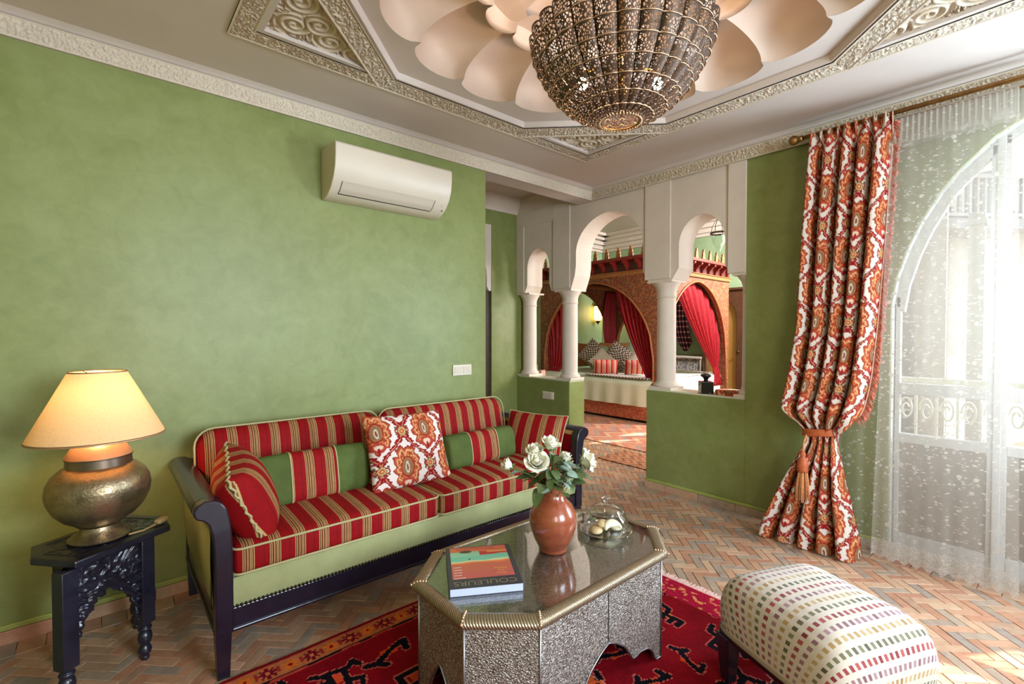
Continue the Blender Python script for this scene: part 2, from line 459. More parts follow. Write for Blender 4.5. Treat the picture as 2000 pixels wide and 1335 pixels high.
# frieze joining the strips over the arches
b = MB(); b.box(XE-.012, XE+.001, 3.503, 3.959, 2.535, 2.699); b.box(XE-.012, XE+.001, 2.98, 4.08, 2.70, 2.86); obj('pilaster_strip', b, WHITE, wr)

def column(y, label, half=False):
    t = thing('column', label, 'column', (XE+TH/2, y, .864))
    h = 1.80-.864
    b = MB(); b.box(-.105, .105, -.105, .105, 0, .022); b.lathe([(.001, .022), (.103, .022), (.108, .034), (.102, .046), (.088, .056), (.082, .075), (.001, .075)], 32)
    autosmooth(obj('base', b, WHITE, t), 35)
    b = MB(); b.lathe([(.001, .07), (.080, .07), (.081, .3), (.078, h-.14), (.001, h-.14)], 40); autosmooth(obj('shaft', b, WHITE, t), 35)
    b = MB(); b.lathe([(.001, h-.15), (.078, h-.15), (.086, h-.14), (.080, h-.128), (.081, h-.09), (.092, h-.055), (.112, h-.03), (.118, h-.016), (.001, h-.016)], 40); b.box(-.117, .117, -.117, .117, h-.018, h)
    autosmooth(obj('capital', b, WHITE, t), 35); return t
column(2.247, 'white plaster column nearest the black reed bottle')
column(3.372, 'white plaster column at the passage edge, above the half wall with the small switch')
column(3.995, 'slender white column in the hall corner under the smallest arch')
column(1.512, 'half hidden white column engaged in the jamb beside the folded cloth')

# ---- ceiling with star coffer
CX, CY, HS = 1.695, 1.25, 1.25
A0, A1 = HS, HS-.11            # octagon band outer and inner apothem
ZF = 2.762
b = MB()
b.box(XW-.2, CX-HS, YS-.2, YN+.01, ZC, ZC+.03); b.box(CX+HS, XE+TH, YS-.2, YN+.01, ZC, ZC+.03)
b.box(CX-HS, CX+HS, YS-.2, CY-HS, ZC, ZC+.03); b.box(CX-HS, CX+HS, CY+HS, YN+.01, ZC, ZC+.03)
T = math.tan(PI/8)
def octr(th, ap): 
    q = (th+PI/8) % (PI/4)-PI/8; return ap/math.cos(q)
NP = 16; DA = 2*PI/NP; OFF = math.radians(99.6-90)   # a cusp at 99.6 deg
def scallop(th, r0, dr):
    u = ((th-math.radians(99.6))/DA) % 1*2-1; return r0+dr*math.sqrt(max(0, 1-u*u))
n = 16*24; V = []; F = []
for i in range(n):
    th = 2*PI*i/n+math.radians(99.6); ro = octr(th, A1+.004); ri = scallop(th, .945, .10)
    c, s_ = math.cos(th), math.sin(th)
    V += [(CX+ro*c, CY+ro*s_, ZF), (CX+ri*c, CY+ri*s_, ZF)]
for i in range(n): j = (i+1) % n; F.append((2*i, 2*i+1, 2*j+1, 2*j))
b.add(V, F)
b.box(XW-.2, XE+TH, YS-.2, YN+.05, 3.25, 3.3)       # slab above the coffer
b.box(XW-.2, XE+TH, YS-.2, YS-.1, 2.8, 3.25); b.box(XW-.2, XE+TH, YN, YN+.05, 2.8, 3.25); b.box(XW-.2, XW-.1, YS-.1, YN, 2.8, 3.25); b.box(XE+TH-.1, XE+TH, YS-.1, YN, 2.8, 3.25)
ceil = struct(obj('ceiling', b, CEIL, fix=False))
# octagon: carved bands and smooth lips
def carved(P0, U, Wv, N, amp=.010, k=46, seed=1, step=.0040, keep=None, border_=.012):
    lu = np.linalg.norm(U); lw = np.linalg.norm(Wv)
    nu = int(lu/step)+2; nv = int(lw/step)+2
    def h(u, w):
        r = vermi(u, w, k, seed)
        v = .006*(r > .42)*1.0+.003*np.clip(r, 0, 1)
        e = np.minimum(w, lw-w); v = np.where(e < border_, .008+0*v, v); v = np.where((e > border_*.75) & (e < border_*1.05), 0, v)
        return v*amp/.009
    return height_grid(P0, U, Wv, N, nu, nv, h, keep=keep)
for q in range(8):
    a = q*PI/4; ca, sa = math.cos(a), math.sin(a)
    nrm = np.array([ca, sa, 0]); tan = np.array([-sa, ca, 0]); c0 = np.array([CX, CY, ZC])
    Lo = A0*T; Li = A1*T
    diag = q % 2 == 1
    P0 = c0+nrm*A0-tan*Lo
    def keep(u, w, Lo=Lo): return (np.abs(u-Lo) <= Lo-w*T+.004)
    Wv = -nrm*(A0-A1)+np.array([0, 0, .014])
    V, F = carved(P0, tan*2*Lo, Wv, np.array([0, 0, -1.]), seed=q+1, keep=keep)
    grid_obj('carved_band', V, F, CARVE, ceil)
    b = MB()
    pr = [(A1+.004, ZC+.012), (A1-.012, ZC+.010), (A1-.022, ZC+.022), (A1-.024, ZF+.001)]
    V = []
    for ap, z in pr:
        for sg in (-1, 1):
            p = nrm*ap+tan*sg*ap*T; V.append((CX+p[0], CY+p[1], z))
    b.add(V, [(2*i, 2*i+1, 2*i+3, 2*i+2) for i in range(len(pr)-1)]); autosmooth(obj('band_lip', b, CEIL, ceil, fix=False))
    if diag:
        # corner triangle: carved leg bands, white border, recessed arabesque
        leg = HS-HS*T; sx = 1 if ca > 0 else -1; sy = 1 if sa > 0 else -1
        cor = np.array([CX+sx*HS, CY+sy*HS, ZC])
        for (u_, v_) in (((-sx, 0, 0), (0, -sy, 0)), ((0, -sy, 0), (-sx, 0, 0))):
            u_ = np.array(u_, float); v_ = np.array(v_, float); wb = .10
            keep = lambda u, w: (u >= w-.003) & (u+w <= leg+.01)
            V, F = carved(cor, u_*leg, v_*wb, np.array([0, 0, -1.]), seed=q+11, keep=keep)
            grid_obj('carved_band', V, F, CARVE, ceil)
        def tri(off): # inner triangle corner points with offset from the legs
            return [cor+np.array([-sx*off, -sy*off, 0]), cor+np.array([-sx*(leg-off), -sy*off, 0]), cor+np.array([-sx*off, -sy*(leg-off), 0])]
        t0, t1 = tri(.10), tri(.126)
        b = MB(); Z1 = .0; 
        V = [tuple(p+np.array([0, 0, -.004])) for p in t0]+[tuple(p+np.array([0, 0, -.004])) for p in t1]+[tuple(p+np.array([0, 0, .03])) for p in t1]
        b.add(V, [(0, 1, 4, 3), (2, 0, 3, 5), (3, 4, 7, 6), (5, 3, 6, 8), (4, 5, 8, 7)])
        obj('panel_border', b, CEIL, ceil, fix=False)
        lg = leg-.126*2
        ctr = [(.10, .10, 1), (.27, .075, -1), (.075, .27, 1), (.19, .16, 1), (.40, .05, 1), (.05, .40, -1)]
        def h(u, w):
            best = np.full(u.shape, 9.); ph = np.zeros(u.shape)
            for cx_, cy_, s2 in ctr:
                r = np.hypot(u-cx_, w-cy_); th = np.arctan2(w-cy_, u-cx_)
                ring = np.cos(2*PI*(r/.034)-s2*th); m = r < best; best = np.where(m, r, best); ph = np.where(m, ring, ph)
            v = np.where(best < .085, np.clip(ph*1.6, -1, 1), np.clip(vermi(u, w, 22, 5)*3-1.2, -1, 1))
            return .011*v
        keep = lambda u, w: (u+w <= lg+.02)
        V, F = height_grid(t1[0]+np.array([0, 0, .022]), np.array([-sx*lg, 0, 0]), np.array([0, -sy*lg, 0]), (0, 0, -1), 130, 130, h, keep=keep)
        grid_obj('arabesque_panel', V, F, CARVE, ceil)
# petals
def tier(r0, dr, r1, z0, rise, deep, skirt):
    nu, nv = 19, 18; V = []; F = []
    for j in range(nv):
        for i in range(nu):
            u = -1+2*i/(nu-1); s_ = j/(nv-1); q = math.sqrt(max(0, 1-u*u))
            ro = r0+dr*q; s2 = s_**1.6; r = ro+(r1-ro)*s2; a = u*DA/2
            z = z0+rise*math.sqrt(max(0, 1-(1-s2)**2))+(1-u*u)*deep*min(1, s_/.2)**.6*(1-.5*s2)
            V.append((r*math.cos(a), r*math.sin(a), z))
    if skirt:
        for i in range(nu):
            x, y, z = V[i]; V.append((x, y, z0+skirt))
    for j in range(nv-1):
        for i in range(nu-1): a = j*nu+i; F.append((a, a+1, a+nu+1, a+nu))
    if skirt:
        for i in range(nu-1): F.append((nv*nu+i, nv*nu+i+1, i+1, i))
    return V, F
for (args) in ((.945, .10, .50, ZF, .15, .085, 0), (.575, .075, .12, 2.865, .16, .06, .10)):
    V, F = tier(*args); first = None
    for k in range(NP):
        a = math.radians(99.6)+(k+.5)*DA
        if first is None: first = o = add_arrays('petal', V, F, PETAL, ceil, True)
        else: o = dup(first, ceil)
        o.location = (CX, CY, 0); o.rotation_euler = (0, 0, a)
b = MB(); b.lathe([(.001, 3.02), (.14, 3.02), (.15, 3.04), (.15, 3.1)], 32, CX, CY); obj('petal_boss', b, PETAL, ceil, True)

# ---- cornices: carved strip and smooth cove
def cornice(name, P0, along, into):
    t = struct(thing(name, 'carved plaster cornice', 'cornice')); del t['category']
    P0 = np.array(P0, float); along = np.array(along, float); into = np.array(into, float); L = np.linalg.norm(along)
    Wv = into*.030+np.array([0, 0, .078]); nrm = into*.9+np.array([0, 0, -.35]); nrm /= np.linalg.norm(nrm)
    V, F = carved(P0+into*.012, along, Wv, nrm, amp=.010, k=62, seed=5, step=.0042, border_=.008)
    grid_obj('carved_strip', V, F, CARVE, t)
    b = MB(); pr = [(0, -.001), (.012, -.001)]; 
    pr2 = [(.040, .077), (.050, .079), (.056, .084), (.066, .090), (.090, .0985), (.092, .102)]
    for P_ in (pr, pr2):
        V = []
        for o_, z in P_:
            for e in (0, 1): V.append(tuple(P0+into*o_+np.array([0, 0, z])+along*e))
        b.add(V, [(2*i, 2*i+1, 2*i+3, 2*i+2) for i in range(len(P_)-1)])
    autosmooth(obj('cove', b, CEIL, t, fix=False)); return t
cornice('trim_3', (XW, YN, 2.622), (XE-XW, 0, 0), (0, -1, 0))
cornice('trim_4', (XE-.012, -1.2, 2.622), (0, YN+1.2, 0), (-1, 0, 0))
b = MB(); b.box(XW, XW+.05, -1, YN, 2.622, ZC); struct(obj('trim_5', b, CARVE))

# ---- baseboards
def baseboard(name, x0, y0, dx, dy, L, into):
    m = MB(); ix, iy = into
    def bx(o, t, z0, z1, a0=0, a1=L):
        xs = sorted((x0+dx*a0+ix*o, x0+dx*a1+ix*(o+t))); ys = sorted((y0+dy*a0+iy*o, y0+dy*a1+iy*(o+t))); return MB().box(xs[0], xs[1], ys[0], ys[1], z0, z1)
    base = struct(obj(name, bx(0, .016, .062, .085), plaster('pale_green_skirting_'+name, lin(162, 168, 84), lin(140, 148, 66), lin(176, 182, 104), .5), bevel=.004))
    a = 0
    while a < L-.02:
        e = min(L, a+.295); obj('tile', bx(0, .020, 0, .061, a, e-.004), TILE, base, bevel=.002); a = e
    return base
baseboard('baseboard_left', XW, YN, 1, 0, 2.70, (0, -1))
baseboard('baseboard_right', XE, .70, 0, 1, 1.67, (-1, 0))
# ================================================================ BEDROOM BEYOND THE ARCADE
b = MB(); b.box(9.2, 9.4, 1.3, 7.5, 0, 3.8); struct(obj('wall_bedroom_east', b, GREEN_P))
b = MB(); b.box(2.6, 9.4, 7.3, 7.5, 0, 3.8); struct(obj('wall_bedroom_north', b, GREEN_P))
b = MB(); b.box(XE+TH, 9.4, 1.325, 1.525, 0, .9); b.box(XE+TH, 3.93, 1.325, 1.525, .9, 3.8); b.box(4.35, 4.70, 1.325, 1.525, .9, 3.8); b.box(5.90, 7.90, 1.325, 1.525, .9, 3.8); b.box(4.70, 5.90, 1.325, 1.525, .9, 1.08); b.box(4.70, 5.90, 1.325, 1.525, 2.42, 3.8)
b.box(3.93, 4.35, 1.325, 1.525, 1.75, 3.8); b.box(7.90, 9.4, 1.325, 1.525, .9, 2.72); b.box(7.90, 9.4, 1.325, 1.525, 3.5, 3.8); b.box(8.40, 8.50, 1.325, 1.525, 2.7, 3.6); b.box(9.1, 9.4, 1.325, 1.525, 2.7, 3.6)
struct(obj('wall_bedroom_south', b, OUTW))
w2 = struct(thing('window_added', 'added bedroom window with a white blind, behind the fill light', 'window', (5.3, 1.43, 1.75))); del w2['category']  # made-up window that backs the added bedroom fill light
obj('blind', MB().box(-.6, .6, -.006, .006, -.67, .67), simple('white_blind_cloth', lin(236, 230, 220), .9), w2)
b = MB(); b.box(-.6, .6, .01, .05, -.67, -.62); b.box(-.6, .6, .01, .05, .62, .67); b.box(-.6, -.55, .01, .05, -.62, .62); b.box(.55, .6, .01, .05, -.62, .62); obj('frame', b, WHITE, w2)
b = MB(); b.box(2.6, XE+TH, 4.25, 7.4, 0, 3.8); struct(obj('wall_bedroom_west', b, GREEN_P))
b = MB(); b.box(XE, 9.4, 1.3, 7.5, 3.62, 3.8); b.box(XE, XE+TH, 1.3, 4.3, 2.88, 3.7)
struct(obj('ceiling', b, CEIL))
b = MB()
for z0, o in ((3.28, .05), (3.34, .12), (3.42, .22), (3.50, .36), (3.56, .52)): b.box(9.2-o, 9.2, 1.5, 7.3, z0, 3.62); b.box(XE+TH, 9.2, 7.3-o, 7.3, z0, 3.62)
struct(obj('trim_6', b, WHITE, bevel=.01))

def painted_wood(name, cols, sc_=26):
    m = Mat(name); co = m.coords()
    v = m.voro(co, sc_, 'F1', .6, 'Color'); sp = m.n('ShaderNodeSeparateColor'); m.l(v, sp.inputs[0])
    base = m.ramp(sp.outputs[0], [(i/len(cols), c) for i, c in enumerate(cols)], 'CONSTANT')
    dd = m.voro(co, sc_, 'F1', .6); ring = m.ramp(dd, [(.0, lin(216, 160, 70)), (.18, lin(216, 160, 70)), (.22, lin(150, 90, 70)), (.3, (1, 1, 1, 1))], 'CONSTANT')
    x = m.n('ShaderNodeMix', data_type='RGBA', blend_type='MULTIPLY'); x.inputs[0].default_value = .8; m.l(base, x.inputs[6]); m.l(ring, x.inputs[7]); m.color(x.outputs[2])
    m.set(Roughness=.55); m.bump(dd, .3, .004); return m.m
PAINT = painted_wood('red_gold_painted_wood', [lin(132, 62, 40), lin(146, 84, 50), lin(116, 48, 34), lin(152, 102, 62), lin(112, 82, 56), lin(126, 56, 38)], 46)
PAINTR = painted_wood('red_painted_wood', [lin(198, 90, 70), lin(206, 112, 86), lin(186, 80, 62), lin(214, 140, 108)], 50)
REDW = simple('red_lacquered_wood', lin(118, 28, 24), .4, var=.2, vs=20)
BLUEBR = simple('brown_corbel_wood', lin(78, 36, 30), .55, var=.3, vs=20)
ORNG = simple('orange_gilt_moulding', lin(150, 90, 48), .45, var=.25, vs=30)

BX0, BX1, BY0, BY1 = 6.10, 8.25, 3.78, 6.25
bed = thing('canopy_bed', 'carved red and gold canopy bed with pointed arches and spiked cornice', 'bed', ((BX0+BX1)/2, (BY0+BY1)/2, 0))
bhx, bhy = (BX1-BX0)/2, (BY1-BY0)/2
def bedpart(name, mb, mat, M_, **k):
    mb.xform(M_); return obj(name, mb, mat, bed, **k)
def bed_side(L, M_, ncorb, apex=2.17, jamb=.11):
    # local: runs along +x from 0..L, outer face at y=0, inner at y=.06
    t = np.linspace(-1, 1, 31); half = L/2-jamb
    z = .95+(apex-.95)*(.82*np.sqrt(np.clip(1-t*t, 0, 1))+.18*(1-np.abs(t)))
    line = [(0, .26), (jamb, .26)]+[(L/2+half*a, c) for a, c in zip(np.sign(t)*np.abs(t)**.8, z)]+[(L-jamb, .26), (L, .26)]
    mb = MB(); V = []; F = []
    for x, c in line: V += [(x, 0, c), (x, .06, c), (x, 0, 2.23), (x, .06, 2.23)]
    for i in range(len(line)-1):
        a = 4*i; q = a+4; F.append((a, q, q+1, a+1))
        if line[i+1][0]-line[i][0] > 1e-6: F += [(a, a+2, q+2, q), (a+1, q+1, q+3, a+3)]
    mb.add(V, F); bedpart('arch_panel', mb, PAINT, M_)
    mb = MB()
    rim = [Vector((x, -.008, c)) for x, c in line[1:-1]]; mb.tube(rim, .016, 6); bedpart('arch_moulding', mb, ORNG, M_, smooth=True)
    mb = MB(); mb.box(-.02, L+.02, -.03, .09, 2.23, 2.285); mb.box(-.03, L+.03, -.045, .09, 2.285, 2.30); bedpart('frieze', mb, ORNG, M_, bevel=.006)
    mb = MB(); mb.box(0, L, .0, .08, 2.30, 2.45); bedpart('corbel_board', mb, BLUEBR, M_)
    first = None
    for k in range(ncorb):
        x = (k+.5)*L/ncorb
        if first is None:
            mb = MB(); q = [(0, 2.30), (-.03, 2.31), (-.045, 2.35), (-.09, 2.40), (-.13, 2.42), (-.13, 2.45), (0, 2.45)]
            mb.prism(q, -.022, .022, 'x'); first = obj('corbel', mb, REDW, bed); o = first
        else: o = dup(first, bed)
        o.matrix_local = M_ @ Matrix.Translation((x, 0, 0))
    mb = MB(); mb.box(-.14, L+.14, -.15, .10, 2.45, 2.50); bedpart('cornice_board', mb, REDW, M_, bevel=.008)
    first = None; nf = ncorb
    for k in range(nf+1):
        x = k*L/nf
        if first is None:
            mb = MB(); q = [(-.04, 2.50), (.04, 2.50), (.04, 2.545), (.03, 2.56), (.034, 2.60), (.012, 2.625), (.018, 2.645), (0, 2.668), (-.018, 2.645), (-.012, 2.625), (-.034, 2.60), (-.03, 2.56), (-.04, 2.545)]
            mb.prism(q, -.10, -.075, 'y'); first = obj('finial', mb, ORNG, bed); o = first
        else: o = dup(first, bed)
        o.matrix_local = M_ @ Matrix.Translation((x, 0, 0))
R = Matrix.Rotation
bed_side(2*bhy, Matrix.Translation((-bhx, bhy, 0)) @ R(-PI/2, 4, 'Z'), 11)
bed_side(2*bhx, Matrix.Translation((-bhx, -bhy, 0)), 10)
bed_side(2*bhx, Matrix.Translation((bhx, bhy, 0)) @ R(PI, 4, 'Z'), 10)
bed_side(2*bhy, Matrix.Translation((bhx, -bhy, 0)) @ R(PI/2, 4, 'Z'), 11)
for sx in (-1, 1):
    for sy in (-1, 1):
        b = MB(); b.box(-.06, .06, -.06, .06, 0, 2.23); b.xform(Matrix.Translation((sx*(bhx-.062), sy*(bhy-.062), 0))); obj('post', b, PAINT, bed, bevel=.006)
b = MB(); b.box(-bhx+.06, bhx-.06, -bhy+.06, bhy-.06, 0, .05); obj('plinth', b, BLUEBR, bed)
b = MB(); b.box(-bhx-.01, bhx+.01, -bhy-.01, bhy+.01, .04, .262); obj('base_panel', b, PAINTR, bed, bevel=.01)
SPREAD = simple('pale_green_bedspread', lin(222, 222, 204), .8, var=.05, vs=3, bump=.15, bs=60)
b = MB()
def spread(u, v):
    # v 0..1 from the back of the mattress to the hanging front hem
    y = -bhy+.10+u*(2*bhy-.2); d = v*2.45
    if d < 2.0: return (bhx-.08-d, y, .66+.006*math.sin(9*y)*math.sin(3*d))
    d -= 2.0; f = .012*math.sin(22*y)*d/.45
    if d < .06: return (bhx-2.08-d, y, .66-.012*(d/.06))
    return (-bhx-.07-.012+f, y, .648-(d-.06))
b.grid(spread, 60, 50); obj('bedspread', b, SPREAD, bed, smooth=True)
b = MB(); b.box(-bhx+.02, bhx-.05, -bhy+.08, bhy-.08, .26, .652); obj('mattress', b, simple('white_mattress', lin(216, 210, 196), .8), bed, bevel=.03)
b = MB(); b.box(-bhx+.1, bhx-.1, -bhy+.1, bhy-.1, 2.40, 2.43); obj('canopy_top', b, REDW, bed)

RED_SILK = Mat('red_silk_drape'); _c = RED_SILK.coords(); 
RED_SILK.color(RED_SILK.ramp(RED_SILK.noise(RED_SILK.coords('Object', (30, 30, 4)), 3, 5, .7), [(.3, lin(104, 8, 18)), (.54, lin(150, 18, 30)), (.78, lin(196, 60, 66))]))
RED_SILK.set(Roughness=.5, Specular_IOR_Level=.25); RED_SILK = RED_SILK.m
def bed_curtain(top, gather, tail, label, folds=9, depth=.03, nrm=(1, 0, 0), loc=(0, 0, 0)):
    """cloth from a polyline TOP down to a short polyline GATHER and a flared TAIL; all in world metres"""
    base = Vector(gather[0]); base.z = tail[2]
    n = Vector(nrm)
    def lerp(pl, u):
        k = u*(len(pl)-1); i = min(int(k), len(pl)-2); f = k-i; return Vector(pl[i])*(1-f)+Vector(pl[i+1])*f
    tl = [Vector(p) for p in tail[:2]]
    mb = MB()
    def f(u, v):
        a = lerp(top, u); g = lerp(gather, u); w = math.sin(2*PI*folds*u)
        if v < .8:
            q = v/.8; p = a*(1-q)+g*q; p += Vector((0, 0, -.10))*math.sin(PI*q)*(1-abs(2*u-1))+(Vector(top[0])-Vector(top[-1])).normalized()*.16*math.sin(PI*q)*(1-u) ; amp = depth*(.35+.65*math.sin(PI*min(1, q*1.05)))*(1-.55*q)
        else:
            q = (v-.8)/.2; t2 = tl[0]*(1-u)+tl[1]*u; t2.z = tail[2]; p = g*(1-q)+t2*q; amp = depth*(.45+.3*q)
        return tuple(p+n*(w*amp)-base)
    mb.grid(f, folds*10+1, 40)
    o = obj('bed_curtain', mb, RED_SILK, smooth=True); o.location = base
    s_ = o.modifiers.new('thick', 'SOLIDIFY'); s_.thickness = .004
    return tag(o, label, 'curtain', 'red drapes of the canopy bed')
xf = BX0+.09
bed_curtain([(xf, 4.66, 2.16), (xf, 4.42, 2.12), (xf, 4.2, 1.98), (xf, 4.0, 1.75), (xf, 3.87, 1.40)], [(xf-.04, 4.06, .70), (xf+.02, 3.98, .72), (xf, 3.88, .74)], [(xf-.05, 4.02, 0), (xf, 3.84, 0), .56], 'bright red drape swept to the front bed post, seen in the main arch', 9, .035)
bed_curtain([(xf, 5.62, 2.09), (xf, 5.85, 1.92), (xf, 6.05, 1.65), (xf, 6.12, 1.35), (xf, 6.14, 1.2)], [(xf, 5.80, .74), (xf, 6.0, .74), (xf, 6.16, .74)], [(xf-.02, 5.84, 0), (xf, 6.16, 0), .67], 'red drape with silver glints hanging behind the small arch columns', 7, .03)
ys_ = BY0+.09
bed_curtain([(6.62, ys_, 2.10), (6.8, ys_, 2.16), (7.15, ys_, 2.19), (7.6, ys_, 2.0), (7.95, ys_, 1.65), (8.08, ys_, 1.3)], [(7.90, ys_, .72), (7.98, ys_, .74), (8.06, ys_, .76)], [(7.88, ys_, 0), (8.14, ys_, 0), .45], 'crimson drape knotted to the back post, seen over the black reed bottle', 9, .035, (0, 1, 0))
xb = BX1-.10
bed_curtain([(xb-.25, BY1-.12, 2.2), (xb-.1, BY1-.10, 2.2), (xb, BY1-.14, 2.2)], [(xb-.16, BY1-.12, .74), (xb-.07, BY1-.11, .74), (xb, BY1-.15, .74)], [(xb-.18, BY1-.12, 0), (xb, BY1-.16, 0), .67], 'narrow plum red drape in the inner corner of the bed', 4, .025, (0, 1, 0))

# ---- pillows
def pillow_grid(w, h, t, n=22, ear=.06):
    def one(sg):
        def f(u, v):
            a, c = -1+2*u, -1+2*v
            z = t/2*((1-abs(a)**2.6)*(1-abs(c)**2.6))**.42
            k = 1-ear*(1-a*a)*(abs(c)) ; k2 = 1-ear*(1-c*c)*abs(a)
            return (w/2*a*k2, sg*z, h/2*c*k)
        return f
    return one
def pillow_mesh(w, h, t, n=22, col=None, ear=.06):
    mb = MB(); one = pillow_grid(w, h, t, n, ear)
    for sg in (-1, 1):
        mb.grid(one(sg), n, n)
    if col: 
        q = np.array(mb.V); mb.C = [tuple(c) for c in col(q[:, 0], q[:, 2])]
    return mb
def pillow_edge(w, h, r, amp=0, ear=.06, nz=26):
    f = pillow_grid(w, h, 0, ear=ear)(1); P_ = []
    for k in range(nz): P_.append(f(k/nz, 0))
    for k in range(nz): P_.append(f(1, k/nz))
    for k in range(nz): P_.append(f(1-k/nz, 1))
    for k in range(nz+1): P_.append(f(0, 1-k/nz))
    P_ = [(x, amp*math.sin(k*1.9), z) for k, (x, y, z) in enumerate(P_)]
    return MB().tube(P_, r, 6, cap=False)
def put_pillow(name, label, cat, w, h, t, loc, rot, mat, group=None, col=None, n=22, pipe=None, ear=.06, amp=0):
    o = obj(name, pillow_mesh(w, h, t, n, col, ear), mat, smooth=True); o.location = loc; o.rotation_euler = rot
    tag(o, label, cat, group)
    if pipe: obj('piping', pillow_edge(w, h, .005, amp, ear), pipe, o, True)
    return o
def stripe_mat(name, period, stops, axis=0, rough=.75):
    m = Mat(name); t = m.n('ShaderNodeTexCoord'); sp = m.n('ShaderNodeSeparateXYZ'); m.l(t.outputs['Object'], sp.inputs[0])
    x = E(sp.outputs[axis]); f = (x/period+100.).fract()
    base = m.ramp(f, stops, 'CONSTANT')
    nz = m.noise(m.coords('Object', (1, 1, 1)), 38, 4, .7)
    y = m.n('ShaderNodeMix', data_type='RGBA', blend_type='MULTIPLY'); y.inputs[0].default_value = .45; m.l(base, y.inputs[6]); m.l(m.ramp(nz, [(.25, (.55,)*3+(1,)), (.6, (1, 1, 1, 1))]), y.inputs[7])
    m.color(y.outputs[2]); m.set(Roughness=rough, Specular_IOR_Level=.15); m.bump(m.noise(m.coords(), 500, 2), .1, .001); return m.m
RD, RD2, BG, BR = lin(140, 10, 16), lin(122, 8, 14), lin(186, 150, 100), lin(112, 64, 38)
STRIPE = stripe_mat('red_gold_stripe', .099, [(0, RD), (.30, RD2), (.34, RD), (.535, BG), (.56, BR), (.605, BG), (.635, RD2), (.66, BR), (.70, BG), (.735, BR), (.80, BG), (.83, RD2), (.855, BG), (.885, BR), (.935, BG), (.965, RD)])
STRIPE_F = stripe_mat('fine_red_pink_stripe', .085, [(0, lin(176, 32, 36)), (.34, lin(220, 150, 130)), (.42, lin(196, 88, 76)), (.62, lin(226, 186, 160)), (.72, lin(120, 40, 30)), (.8, lin(212, 170, 140))])
def weave_mat(name, a, c, sc_=60):
    m = Mat(name); ch = m.n('ShaderNodeTexChecker'); m.l(m.coords(), ch.inputs[0]); ch.inputs['Scale'].default_value = sc_; ch.inputs[1].default_value = a; ch.inputs[2].default_value = c
    m.color(ch.outputs[0]); m.set(Roughness=.85); return m.m
WEAVE = weave_mat('black_white_weave', lin(230, 216, 202), lin(96, 66, 62), 34)
SAGE = simple('sage_cotton', lin(166, 182, 150), .85, var=.06, vs=10)
CREAM = simple('cream_cotton', lin(222, 208, 196), .85, var=.05, vs=10)
PRINT_T = simple('tan_print_cotton', lin(186, 120, 74), .85, var=.4, vs=26)
gp = 'pillows on the canopy bed'
yaw = -.85    # the pillows face the room
def bp(label, w, h, t, x, y, z, mat, lean=.35, roll=0, rz=yaw, piping=None):
    put_pillow('bed_pillow', label, 'pillow', w, h, t, (x, y, z), (lean, roll, rz), mat, gp, n=14, pipe=piping)
bp('large tan print bed pillow partly behind the middle column', .55, .5, .16, 7.25, 6.02, .92, PRINT_T)
bp('black and white woven bed pillow nearest the middle column, standing on a corner', .46, .46, .14, 6.86, 5.62, .95, WEAVE, .3, .7)
bp('sage green bed pillow behind the bolster with pink stripes', .5, .46, .14, 7.0, 5.48, .9, SAGE, .3, .1)
bp('tan and rust print bed pillow under the glowing lantern', .58, .5, .15, 7.60, 5.72, .93, PRINT_T)
bp('black and white woven bed pillow below the wall lantern, between cream peaked pillows', .44, .44, .13, 7.05, 5.22, .93, WEAVE, .3, .6)
bp('cream peaked bed pillow behind the bolster with pink stripes', .36, .36, .12, 6.60, 5.22, .86, CREAM, .3, .75)
bp('sage green bed pillow standing on a corner near the red drape', .44, .44, .12, 7.35, 5.10, .93, SAGE, .3, .72)
bp('small cream peaked bed pillow near the red drape', .32, .32, .1, 6.85, 4.70, .85, CREAM, .3, .75)
bp('small red and cream striped bed pillow touching the red drape', .36, .26, .14, 6.62, 4.55, .79, STRIPE_F, .3)
bp('pink and red striped bolster lying at the front of the bed', .42, .27, .17, 6.30, 4.92, .79, STRIPE_F, .35)
b = MB(); b.box(-.16, .16, -.60, .60, 0, .016); throw = obj('bed_throw', b, WEAVE, bevel=.006); throw.location = (BX0+.10, 4.55, .664); tag(throw, 'folded woven throw along the front edge of the bedspread', 'throw')

# ---- lamp on the far wall, pendant, hanging, radiator, wardrobe, bedside table
lt = thing('wall_lantern', 'glowing amber glass lantern on the pale green wall beyond the bed', 'lantern', (8.88, 7.16, 1.55))
BRONZE = simple('dark_bronze', lin(70, 52, 34), .4, .8, var=.3, vs=40)
AMBER = Mat('lit_amber_glass'); AMBER.set(Base_Color=lin(255, 190, 90), Emission_Color=lin(255, 196, 110), Emission_Strength=6); AMBER = AMBER.m
b = MB(); b.lathe([(.001, .06), (.07, .09), (.10, .16), (.105, .40), (.07, .44), (.001, .44)], 8); obj('glass_body', b, AMBER, lt)
b = MB(); b.lathe([(.001, .43), (.11, .43), (.08, .50), (.04, .56), (.015, .62), (.001, .66)], 8); b.lathe([(.001, 0), (.02, .03), (.075, .09), (.001, .09)], 8); obj('cap', b, BRONZE, lt)
b = MB()
for k in range(8):
    a = 2*PI*k/8; b.tube([(.07*math.cos(a), .07*math.sin(a), .09), (.106*math.cos(a), .106*math.sin(a), .16), (.11*math.cos(a), .11*math.sin(a), .42)], .006, 5)
obj('rib', b, BRONZE, lt)
b = MB(); b.tube([(0, 0, .64), (0, .06, .70), (0, .14, .70)], .01, 6); obj('bracket', b, BRONZE, lt)
light('lantern_bulb', 'POINT', (8.88, 6.98, 1.80), 5, (1, .66, .34), shadow_soft_size=.08)
pt = thing('glass_pendant', 'clear glass bell pendant on thin chains under the bedroom ceiling', 'pendant lamp', (4.6, 2.21, 2.14))
